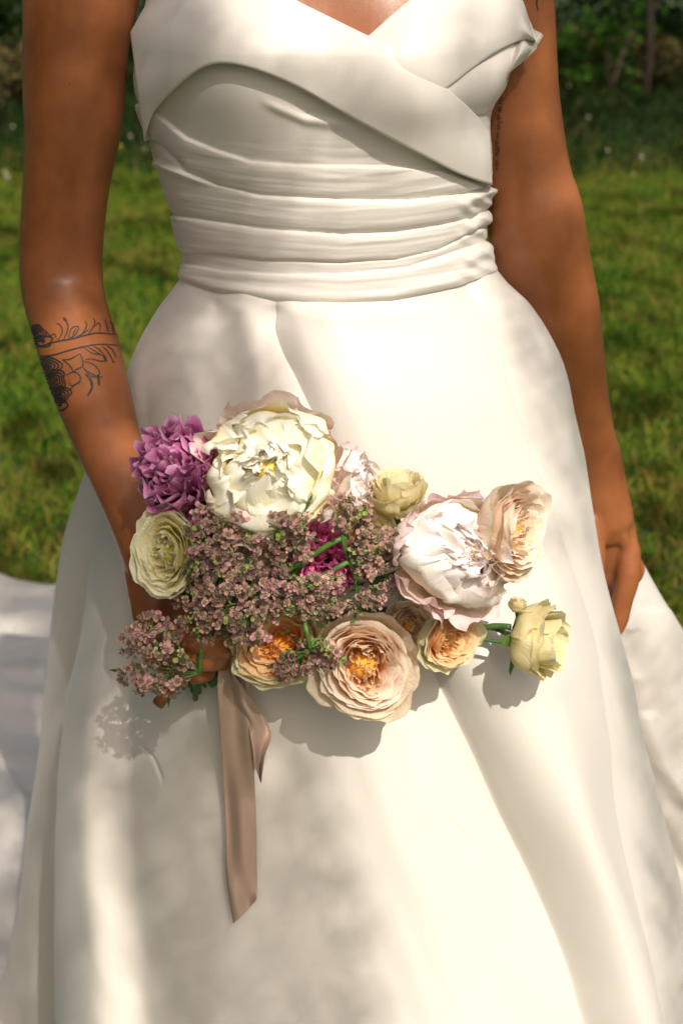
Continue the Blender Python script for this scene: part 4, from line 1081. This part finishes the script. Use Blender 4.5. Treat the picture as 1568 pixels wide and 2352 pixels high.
stem_piece('short green stalk carrying the small lemon rose', [(1010, 1440, -.22), (1090, 1445, -.225), (1135, 1438, -.23), (1172, 1440, -.235)], 0.0026, MAT_STEM)
# loose pale-green leaf below the apricot rose
rs = np.random.default_rng(77)
c = P(565, 1520, -.25); root = empty('rose_leaf', tuple(c)); tag(root, 'small bright green rose leaf poking out right of the ribbon knot', 'leaf')
v, f, uv = petal(rs, 0, .5, [(0.02, 0), (.3, .05), (.7, .1), (1.0, .02)], R=0.016, tipdrop=.7, ruf=.08, freq=9)
o = mesh_obj('leaf', (v @ np.array(Matrix.Rotation(0.6, 3, 'Y')).T) , f, MAT_SEPAL, root, uv=uv, world_verts=False)

# ------------------------------------------------------------------ ribbon
def M_ribbon():
    b = NT('taupe_silk_ribbon')
    p = b.n('ShaderNodeBsdfPrincipled', Roughness=0.38); p.inputs['Base Color'].default_value = (0.52, 0.37, 0.28, 1); p.inputs['Sheen Weight'].default_value = 0.2
    t = b.n('ShaderNodeBsdfTranslucent'); t.inputs[0].default_value = (0.54, 0.39, 0.30, 1)
    f = b.noise(1.0, 2, 0.6, vscale=(200, 200, 2600)); bp = b.n('ShaderNodeBump', Strength=0.15, Distance=0.0003); b.l(f, bp.inputs['Height']); b.l(bp.outputs[0], p.inputs['Normal'])
    m = b.n('ShaderNodeMixShader'); m.inputs[0].default_value = 0.2; b.l(p.outputs[0], m.inputs[1]); b.l(t.outputs[0], m.inputs[2]); b.l(m.outputs[0], b.out.inputs[0]); return b.m
MAT_RIB = M_ribbon()
SK_BVH = BVHTree.FromPolygons([Vector(q) for q in SKIRT_V.reshape(-1, 3)], [tuple(q) for q in grid_faces(SKIRT_V.shape[0], SKIRT_V.shape[1], True).tolist()])
def skirt_y(px, py):
    d = P(px, py, 0.3) - CAM; d /= np.linalg.norm(d)
    loc, _, _, _ = SK_BVH.ray_cast(Vector(CAM), Vector(d))
    return loc.y if loc else 0.0
rc = P(525, 1500, -.25); ribbon = empty('ribbon', tuple(rc)); tag(ribbon, 'taupe silk ribbon tied round the stems, its tails hanging down the skirt', 'ribbon')
def tail(Lp, Rp, gap, wave, fold_amp, n=90, m=15, seed=0):
    Lc = catmull(np.array(Lp, float), n); Rc = catmull(np.array(Rp, float), n)
    V = np.zeros((n, m, 3))
    for i in range(n):
        yc = min(-0.238, skirt_y(*((Lc[i] + Rc[i]) / 2)) - gap)
        for j in range(m):
            u = j / (m - 1); q = Lc[i] * (1 - u) + Rc[i] * u
            y = yc + wave * math.sin(i / n * 9 + seed) + fold_amp * math.sin((u - .5) * 5 + i / n * 7 + seed) + 0.0015 * math.sin(u * 9 - i * .12)
            V[i, j] = P(q[0], q[1], y)
    o = mesh_obj('ribbon_tail', V - rc, grid_faces(n, m), MAT_RIB, ribbon, world_verts=False)
    sd = o.modifiers.new('thick', 'SOLIDIFY'); sd.thickness = 0.0005
tail([(508, 1478), (500, 1559), (502, 1633), (509, 1750), (517, 1882), (520, 1999), (527, 2058), (537, 2120)], [(560, 1478), (570, 1545), (574, 1620), (583, 1760), (588, 1882), (589, 1980), (590, 2040), (590, 2067)], 0.014, 0.003, 0.0035)
tail([(517, 1480), (524, 1539), (537, 1589), (550, 1630), (568, 1665), (577, 1706), (586, 1759), (598, 1797)], [(538, 1480), (537, 1545), (558, 1575), (585, 1615), (614, 1659), (625, 1691), (610, 1735), (600, 1797)], 0.030, 0.002, 0.006, seed=2)
a = np.linspace(0, 2 * math.pi, 26)
ring = []
for w_ in np.linspace(-1, 1, 7):
    ring.append([GRIP * .0 + P(530, 1470, -.236) + np.array([0.006 * w_ * 1.6, 0, 0.004 * w_]) + np.array([-0.35 * math.sin(t), 0, .93 * math.sin(t)]) * 0.013 + np.array([0, math.cos(t), 0]) * 0.013 - rc for t in a])
mesh_obj('ribbon_loop', np.array(ring), grid_faces(7, 26), MAT_RIB, ribbon, world_verts=False)
# ------------------------------------------------------------------ the tree whose branches shade the bride
# which patches of the bride the photograph shows in leaf shade (1) and in sun (0)
SHADE = [  # polygon, value, softness px; later ones win
    ([(-200, -400), (1800, -400), (1800, 2900), (-200, 2900)], 0.12, 40),
    ([(-100, -300), (470, -300), (455, 0), (480, 140), (560, 260), (640, 420), (600, 540), (560, 680), (420, 760), (-100, 760)], 0.92, 170),
    ([(330, -60), (470, -60), (470, 100), (400, 130), (330, 100)], 0.7, 50),
    ([(560, 150), (800, 240), (900, 330), (700, 380), (560, 330)], 0.45, 60),
    ([(-100, 560), (600, 560), (560, 700), (600, 760), (660, 880), (690, 950), (400, 960), (330, 1060), (-100, 1100)], 0.85, 90),
    ([(600, 540), (760, 520), (640, 640), (540, 680)], 0.45, 40),
    ([(560, 690), (640, 700), (640, 800), (590, 790)], 0.2, 30),
    ([(430, 715), (510, 715), (500, 790), (440, 790)], 0.45, 30),
    ([(220, -20), (340, -20), (330, 60), (270, 110), (210, 90)], 0.35, 30),
    ([(85, 735), (150, 690), (215, 712), (248, 790), (240, 860), (195, 905), (100, 870)], 0.0, 10),
    ([(205, 945), (275, 975), (315, 1030), (340, 1085), (265, 1085), (220, 1035)], 0.0, 10),
    ([(-100, 1080), (330, 1080), (400, 1240), (470, 1230), (430, 1400), (560, 1560), (620, 1700), (720, 1740), (740, 1850), (800, 2030), (838, 2200), (850, 2500), (-100, 2500)], 0.93, 90),
    ([(620, 1700), (720, 1740), (740, 1850), (800, 2030), (838, 2200), (850, 2500), (560, 2500), (600, 2100)], 0.85, 110),
    ([(150, 1800), (205, 1768), (240, 1890), (285, 2110), (350, 2300), (400, 2420), (130, 2420)], 0.0, 36),
    ([(330, 1720), (385, 1725), (370, 1770), (345, 1760)], 0.55, 24),
    ([(-60, 1400), (90, 1440), (80, 1560), (-60, 1640)], 0.2, 40),
    ([(-60, 1860), (60, 1840), (30, 2000), (-60, 2080)], 0.45, 50),
    # viewer's right: dapples on the arm and the skirt's edge
    ([(1180, -100), (1320, -100), (1330, 300), (1370, 500), (1400, 700), (1430, 900), (1450, 1085), (1320, 1090), (1260, 860), (1150, 620), (1120, 300)], 0.80, 30),
    ([(1225, 80), (1300, 90), (1300, 190), (1235, 200)], 0.0, 20),
    ([(1212, 270), (1278, 265), (1280, 345), (1215, 350)], 0.0, 18),
    ([(1220, 440), (1300, 355), (1360, 430), (1365, 510), (1280, 485)], 0.0, 18),
    ([(1230, 520), (1262, 520), (1262, 560), (1235, 560)], 0.5, 20),
    ([(1335, 540), (1375, 560), (1380, 600), (1340, 600)], 0.2, 20),
    ([(1295, 650), (1400, 590), (1400, 700), (1310, 745)], 0.0, 20),
    ([(1120, 440), (1180, 430), (1175, 660), (1150, 620)], 0.4, 24),
    ([(1350, 950), (1430, 940), (1430, 1020), (1360, 1020)], 0.1, 18),
    ([(1130, 640), (1200, 700), (1290, 880), (1340, 1060), (1330, 1160), (1240, 980), (1160, 800)], 0.5, 40),
    ([(1290, 1180), (1345, 1180), (1355, 1260), (1300, 1240)], 0.3, 30),
    ([(1400, 1450), (1568, 1450), (1640, 1700), (1640, 2400), (1540, 2400), (1460, 1800)], 0.4, 50),
    ([(1040, 20), (1110, 60), (1060, 190), (1020, 160)], 0.35, 30),
    ([(1000, 240), (1100, 250), (1120, 400), (1040, 380)], 0.5, 40),
    ([(680, 250), (760, 190), (860, 300), (800, 330)], 0.25, 40),
    # flowers on the left stay in shade
    ([(300, 1040), (450, 1030), (480, 1190), (440, 1390), (300, 1390)], 0.95, 24),
    ([(380, 960), (510, 960), (510, 1020), (380, 1030)], 0.1, 18),
    ([(430, 1160), (560, 1190), (560, 1260), (440, 1250)], 0.3, 20),
    ([(540, 1280), (640, 1290), (640, 1380), (540, 1390)], 0.7, 24),
    ([(430, 1350), (640, 1400), (640, 1480), (430, 1470)], 0.3, 20),
    ([(260, 1400), (450, 1400), (450, 1620), (260, 1620)], 0.35, 20),
    ([(440, 1480), (560, 1480), (600, 1640), (440, 1640)], 1.0, 24),
    ([(560, 1665), (640, 1665), (640, 1800), (580, 1800)], 0.2, 14),
    ([(560, 1530), (760, 1560), (760, 1660), (600, 1650)], 0.7, 30),
]
def poly_sd(poly_, x, y):
    p = np.array(poly_, float); q = np.roll(p, -1, 0)
    inside = np.zeros(x.shape, bool); dist = np.full(x.shape, 1e9)
    for (x1, y1), (x2, y2) in zip(p, q):
        c = (y1 > y) != (y2 > y)
        inside ^= c & (x < (x2 - x1) * (y - y1) / (y2 - y1 + 1e-9) + x1)
        t = np.clip(((x - x1) * (x2 - x1) + (y - y1) * (y2 - y1)) / ((x2 - x1) ** 2 + (y2 - y1) ** 2 + 1e-9), 0, 1)
        dist = np.minimum(dist, np.hypot(x - x1 - t * (x2 - x1), y - y1 - t * (y2 - y1)))
    return np.where(inside, dist, -dist)
def want_shade(x, y):
    v = np.zeros(x.shape)
    for poly_, val, soft in SHADE:
        k = ss(-soft * .5, soft * .5, poly_sd(poly_, x, y))
        v = v * (1 - k) + val * k
    return v
SA = np.cross(TO_SUN, [0, 0, 1.0]); SA /= np.linalg.norm(SA); SB = np.cross(SA, TO_SUN)
CELL = 0.009
wx, wy = np.meshgrid(np.arange(-30, 1600, 9.0), np.arange(-60, 2420, 9.0))
wv = want_shade(wx, wy)
BOUQ = [(300, 940), (780, 920), (1280, 1060), (1320, 1580), (900, 1660), (260, 1640)]
inb = poly_sd(BOUQ, wx, wy) > 0
# real surfaces under each sample
from mathutils.bvhtree import BVHTree as _B
cells = {}
SB_BVH = BVHTree.FromPolygons([Vector(q) for q in SKIRT_BACK_V.reshape(-1, 3)], [tuple(q) for q in grid_faces(SKIRT_BACK_V.shape[0], SKIRT_BACK_V.shape[1], True).tolist()])
TR_BVH = BVHTree.FromPolygons([Vector(q) for q in TRAIN_V.reshape(-1, 3)], [tuple(q) for q in grid_faces(TRAIN_V.shape[0], TRAIN_V.shape[1]).tolist()])
def hit(px_, py_):
    d = P(px_, py_, 0.3) - CAM; d = Vector(d / np.linalg.norm(d)); best = None
    for bvh in (SK_BVH, BODY_BVH, BOD_BVH, SB_BVH, TR_BVH):
        loc, _, _, dist = bvh.ray_cast(Vector(CAM), d)
        if loc is not None and (best is None or dist < best[1]): best = (loc, dist)
    return None if best is None else np.array(best[0])
bm_ = bodice.data
BOD_BVH = BVHTree.FromPolygons([v.co.copy() for v in bm_.vertices], [tuple(p.vertices) for p in bm_.polygons])
for x_, y_, v_, b_ in zip(wx.ravel(), wy.ravel(), wv.ravel(), inb.ravel()):
    p_ = P(x_, y_, -0.27) if b_ else hit(x_, y_)
    if p_ is None:
        if y_ > 1380 or y_ < 0: p_ = P(x_, y_, 0.1)
        else: continue
    key = (int(round(p_ @ SA / CELL)), int(round(p_ @ SB / CELL)))
    cells.setdefault(key, []).append(v_)
leaf_pos = []
rs = np.random.default_rng(99)
ks = np.array(list(cells.keys())); a0, b0 = ks.min(0); a1, b1 = ks.max(0)
G = np.full((a1 - a0 + 61, b1 - b0 + 61), np.nan)
for (a, b), vs in cells.items(): G[a - a0 + 30, b - b0 + 30] = np.mean(vs)
for _ in range(5):      # close small holes between samples
    nb = np.stack([np.roll(np.roll(G, i, 0), j, 1) for i in (-1, 0, 1) for j in (-1, 0, 1)])
    with np.errstate(all='ignore'):
        import warnings; warnings.simplefilter('ignore')
        fill = np.nanmean(nb, 0)
    G = np.where(np.isnan(G), fill, G)
for i in range(G.shape[0]):
    for j in range(G.shape[1]):
        a, b = (i + a0 - 30) * CELL, (j + b0 - 30) * CELL
        v_ = G[i, j]
        if np.isnan(v_):
            v_ = 0.5 + 0.9 * noise.noise(Vector((a * 9, b * 9, 2)))
            if rs.uniform() > 0.75: continue
        n_ = 0.5 + 0.5 * noise.noise(Vector((a * 34, b * 34, 8))) * 1.6
        cov = v_ * (0.95 + 0.05 * n_)
        if v_ < 0.15: cov = 0
        for _rep in range(1):
          if (i * 0.7548777 + j * 0.5698403) % 1.0 < (cov * 1.04 if v_ < .8 else 2):
              leaf_pos.append((a + rs.normal(0, .002), b + rs.normal(0, .002), 4.4 + rs.normal(0, 0.15)))
lp = np.array(leaf_pos)
LP = SA * lp[:, :1] + SB * lp[:, 1:2] + TO_SUN * lp[:, 2:3]
def leaf_cloud(name, centers, size, mat, parent, seed, normal=None, jitter=0.5):
    "leaf blades: each a folded diamond of four triangles"
    r_ = np.random.default_rng(seed); n = len(centers)
    nd = r_.normal(0, 1, (n, 3)) if normal is None else np.asarray(normal)[None] + r_.normal(0, jitter, (n, 3))
    nd /= np.linalg.norm(nd, axis=1)[:, None]
    t = np.cross(nd, r_.normal(0, 1, (n, 3))); t /= np.linalg.norm(t, axis=1)[:, None]; b = np.cross(nd, t)
    s = (size * r_.uniform(0.7, 1.3, n))[:, None]
    v = np.stack([centers - t * s, centers + b * s * .55, centers + t * s, centers - b * s * .55, centers + nd * s * 0.12], 1).reshape(-1, 3)
    k = np.arange(n)[:, None] * 5
    f = np.concatenate([k + np.array([[0, 1, 4]]), k + np.array([[1, 2, 4]]), k + np.array([[2, 3, 4]]), k + np.array([[3, 0, 4]])], 0)
    o = mesh_obj(name, v, f, mat, parent, smooth=False)
    return o
def M_leaf(name, stops, tr=0.3):
    b = NT(name); g = b.n('ShaderNodeNewGeometry'); c = b.ramp(g.outputs['Random Per Island'], stops)
    p = b.n('ShaderNodeBsdfPrincipled', Roughness=0.7); b.l(c, p.inputs['Base Color']); p.inputs['Specular IOR Level'].default_value = 0.1; t = b.n('ShaderNodeBsdfTranslucent'); b.l(c, t.inputs[0])
    m = b.n('ShaderNodeMixShader'); m.inputs[0].default_value = tr
    b.l(p.outputs[0], m.inputs[1]); b.l(t.outputs[0], m.inputs[2]); b.l(m.outputs[0], b.out.inputs[0]); return b.m
MAT_LEAF = M_leaf('tree_leaf', [(0, (0.03, 0.07, 0.012)), (1, (0.07, 0.13, 0.025))], 0.12)
MAT_BARK = M_simple('bark', (0.12, 0.085, 0.06), 0.85, var=0.4, scale=25)
tree = empty('shade_tree', (2.6, -3.2, 0)); tag(tree, 'leafy tree beside the photographer whose branches throw dappled shade on the bride', 'tree')
lf = leaf_cloud('leaf', LP, 0.0100, MAT_LEAF, tree, 3, normal=TO_SUN, jitter=0.28); lf['kind'] = 'stuff'
tv = [tube_mesh([(2.6, -3.2, -0.1), (2.58, -3.18, 1.0), (2.5, -3.1, 2.2), (2.45, -3.05, 3.6), (2.5, -3.0, 5.2)], [0.17, 0.14, 0.12, 0.10, 0.05], n=14, dome=False)]
mixed_obj('trunk', *join(tv), MAT_BARK, tree)

# ------------------------------------------------------------------ bushes and trees behind the meadow
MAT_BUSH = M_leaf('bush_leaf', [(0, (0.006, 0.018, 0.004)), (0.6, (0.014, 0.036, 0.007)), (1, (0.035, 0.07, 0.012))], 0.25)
MAT_BUSH2 = M_leaf('sunlit_leaf', [(0, (0.04, 0.10, 0.012)), (1, (0.10, 0.22, 0.03))], 0.4)  # lighter copy of the leaf colour, sunlight mixed in
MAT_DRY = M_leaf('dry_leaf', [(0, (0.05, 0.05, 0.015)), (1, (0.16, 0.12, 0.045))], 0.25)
def bush(label, x, y, w, h, n, seed, mat=None, size=0.05, name='bush', cat='bush', group='bushes along the edge of the meadow'):
    r_ = np.random.default_rng(seed); root = empty(name, (x, y, 0)); tag(root, label, cat, group)
    cl = r_.normal(0, 1, (max(5, n // 260), 3)) * [w * .30, w * .22, h * .22] + [0, 0, h * .5]
    cc = cl[r_.integers(0, len(cl), n)] + r_.normal(0, 1, (n, 3)) * [w * .12, w * .12, h * .12]
    cc[:, 2] = np.abs(cc[:, 2]); cc += [x, y, 0]
    if name == 'sky_block_bush': cc = cc[cc[:, 0] < -1.55 - 0.1 * cc[:, 1]]
    o = leaf_cloud('leaf', cc, size, mat or MAT_BUSH, root, seed + 1); o['kind'] = 'stuff'
    sv = []
    for k in range(5):
        t = cl[k % len(cl)]
        sv.append(tube_mesh([(0, 0, 0), (t[0] * .4, t[1] * .4, t[2] * .55), (t[0], t[1], t[2])], [0.03, 0.018, 0.008], n=6, dome=False))
    v, f = join(sv); s = mixed_obj('stem', v, f, MAT_BARK, None); s.parent = root
    return root
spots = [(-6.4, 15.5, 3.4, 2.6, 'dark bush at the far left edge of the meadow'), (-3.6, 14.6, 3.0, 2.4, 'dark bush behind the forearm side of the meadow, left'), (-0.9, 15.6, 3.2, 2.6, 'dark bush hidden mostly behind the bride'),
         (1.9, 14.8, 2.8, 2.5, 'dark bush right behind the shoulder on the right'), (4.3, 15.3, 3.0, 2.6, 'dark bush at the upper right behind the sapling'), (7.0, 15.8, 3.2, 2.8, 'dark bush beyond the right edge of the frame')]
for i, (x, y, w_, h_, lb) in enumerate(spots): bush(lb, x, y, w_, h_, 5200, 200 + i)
bush('tall bush added out of frame left of the bride to dim the sky light', -3.1, -0.6, 2.4, 3.4, 8000, 290, None, 0.075, name='sky_block_bush', group=None)  # unseen bushes, added to block sky light from the left
bush('tall bush added out of view left of the photographer to dim the sky light', -3.0, -2.8, 2.4, 3.4, 6000, 291, None, 0.075, name='sky_block_bush', group=None)
def lowplant(label, px, py, Y, w, h, n, seed, mat, size, name='shrub'):
    p_ = P(px, py, Y); return bush(label, p_[0], p_[1], w, h, n, seed, mat, size, name=name, cat='plant', group=None)
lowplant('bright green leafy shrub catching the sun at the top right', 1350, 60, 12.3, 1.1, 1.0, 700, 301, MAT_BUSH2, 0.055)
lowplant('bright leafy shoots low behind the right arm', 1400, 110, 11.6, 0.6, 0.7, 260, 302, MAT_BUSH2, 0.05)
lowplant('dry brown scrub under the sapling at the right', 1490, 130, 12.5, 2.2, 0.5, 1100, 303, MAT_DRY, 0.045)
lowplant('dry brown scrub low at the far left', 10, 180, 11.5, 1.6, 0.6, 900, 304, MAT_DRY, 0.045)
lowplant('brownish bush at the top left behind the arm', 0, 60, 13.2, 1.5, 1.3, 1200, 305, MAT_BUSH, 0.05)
# sapling at the right
sp_ = P(1482, 182, 11.0); sp_[2] = 0; sap = empty('sapling', tuple(sp_)); tag(sap, 'thin bare sapling stem standing in the dry scrub at the right', 'tree')
mixed_obj('trunk', *join([tube_mesh(np.array([(0, 0, -0.05), (0.02, 0, .5), (-0.03, 0, 1.1), (0.01, 0, 2.0)]) + sp_, [0.035, 0.03, 0.026, 0.015], n=8, dome=False),
                          tube_mesh(np.array([(-0.01, 0, .75), (0.12, 0, 1.1), (0.2, 0, 1.6)]) + sp_, [0.014, 0.011, 0.006], n=6, dome=False)]), MAT_BARK, sap)
o = leaf_cloud('leaf', sp_ + np.random.default_rng(5).normal(0, 1, (260, 3)) * [.35, .3, .3] + [0, 0, 1.9], 0.05, MAT_BUSH, sap, 6); o['kind'] = 'stuff'
# high crowns over the meadow (above the frame) keep it in shade
tree2 = empty('tall_tree', (8.5, 5.0, 0)); tag(tree2, 'tall tree at the side of the meadow keeping it in shade', 'tree')
n = 15000; r_ = np.random.default_rng(12)
yg = r_.uniform(8.6, 30, n); xg = r_.uniform(-11, 12, n); hh = r_.uniform(3.8, 5.6, n)
cr = np.stack([xg + hh * TO_SUN[0] / TO_SUN[2], yg + hh * TO_SUN[1] / TO_SUN[2], hh], 1)
keep = np.array([noise.noise(Vector((a * .8, b * .8, 1))) > -0.22 for a, b in zip(xg, yg)])
o = leaf_cloud('leaf', cr[keep], 0.15, MAT_LEAF, tree2, 13, normal=TO_SUN, jitter=.5); o['kind'] = 'stuff'
mixed_obj('trunk', *tube_mesh([(8.5, 5, -.1), (8.4, 5, 2.5), (8.0, 5.2, 5.0)], [.28, .22, .12], n=14, dome=False), MAT_BARK, tree2)
# light dapples over the lawn
tree3 = empty('lawn_tree', (-7.5, 0.0, 0)); tag(tree3, 'tree beside the lawn throwing scattered light shade on the grass', 'tree')
n = 1500; yg = r_.uniform(1.2, 8.4, n); xg = r_.uniform(-4, 4.5, n); hh = r_.uniform(3.4, 4.4, n) + 0.3 * yg
cr = np.stack([xg + hh * TO_SUN[0] / TO_SUN[2], yg + hh * TO_SUN[1] / TO_SUN[2], hh], 1)
keep = np.array([noise.noise(Vector((a * 1.3, b * 1.3, 4))) + 0.18 * (a > 0) > 0.02 for a, b in zip(xg, yg)])
o = leaf_cloud('leaf', cr[keep], 0.11, MAT_LEAF, tree3, 14, normal=TO_SUN, jitter=.5); o['kind'] = 'stuff'
mixed_obj('trunk', *tube_mesh([(-7.5, 0, -.1), (-7.3, 0, 2.0), (-6.5, 0.1, 4.4)], [.22, .17, .10], n=14, dome=False), MAT_BARK, tree3)

# ------------------------------------------------------------------ daisies and clover heads in the grass
MAT_DAISY = M_simple('daisy_white', (0.75, 0.75, 0.70), 0.6); MAT_YEL = M_simple('daisy_yellow', (0.70, 0.45, 0.03), 0.6)
dv, df = [], []
for k in range(9):
    a = k * 0.698
    dv += [(0, 0, 0), (.5 * math.cos(a - .28), .5 * math.sin(a - .28), .04), (math.cos(a), math.sin(a), 0.1), (.5 * math.cos(a + .28), .5 * math.sin(a + .28), .04)]; df.append([4 * k, 4 * k + 1, 4 * k + 2, 4 * k + 3])
def daisy(label, px, py, r, yel=False):
    t_ = P(px, py, 1.0); d = t_ - CAM; k = (CAM[2] - 0.16) / -d[2]; p_ = CAM + d * k
    root = empty('daisy', (p_[0], p_[1], 0)); tag(root, label, 'daisy' if not yel else 'wildflower', 'small flowers dotted in the long grass')
    Mx = np.array(Matrix.Rotation(0.6, 3, 'X'))
    mesh_obj('flower_head', (np.array(dv) * r) @ Mx.T + [0, 0, .16], df, MAT_YEL if yel else MAT_DAISY, root, smooth=False, world_verts=False)
    a_ = mixed_obj('centre', *tube_mesh(np.array([(0, 0, 0), (0, -.003, .006)]) + [0, -.004, .162], r * .3, n=6), MAT_YEL, None); a_.parent = root
    b_ = mixed_obj('stem', *tube_mesh([(0, 0, 0), (0.01, 0, .08), (0, 0, .16)], 0.002, n=4, dome=False), MAT_STEM, None); b_.parent = root
for i, (x_, y_, w_) in enumerate([(1305, 197, 'white daisy beside the right arm, nearest the dry scrub'), (1433, 195, 'white daisy below the sapling'), (1472, 360, 'white daisy standing alone low in the dark grass on the right'), (1395, 345, 'faint white daisy left of the lone one in the dark grass'),
                                  (1350, 270, 'white daisy close to the right arm in the dark grass'), (1530, 245, 'white daisy near the right edge in the dark grass'), (1455, 400, 'small white daisy lowest in the dark grass on the right'),
                                  (333, 343, 'white clover head between arm and bodice'), (300, 312, 'white clover head just above the yellow flower'), (12, 395, 'white flower at the far left, lower one'), (30, 290, 'white flower at the far left, middle one'), (18, 405, 'white flower at the far left, lowest in the grass')]):
    daisy(w_, x_, y_, 0.011)
daisy('yellow wildflower in the gap between left arm and bodice', 276, 335, 0.016, True)
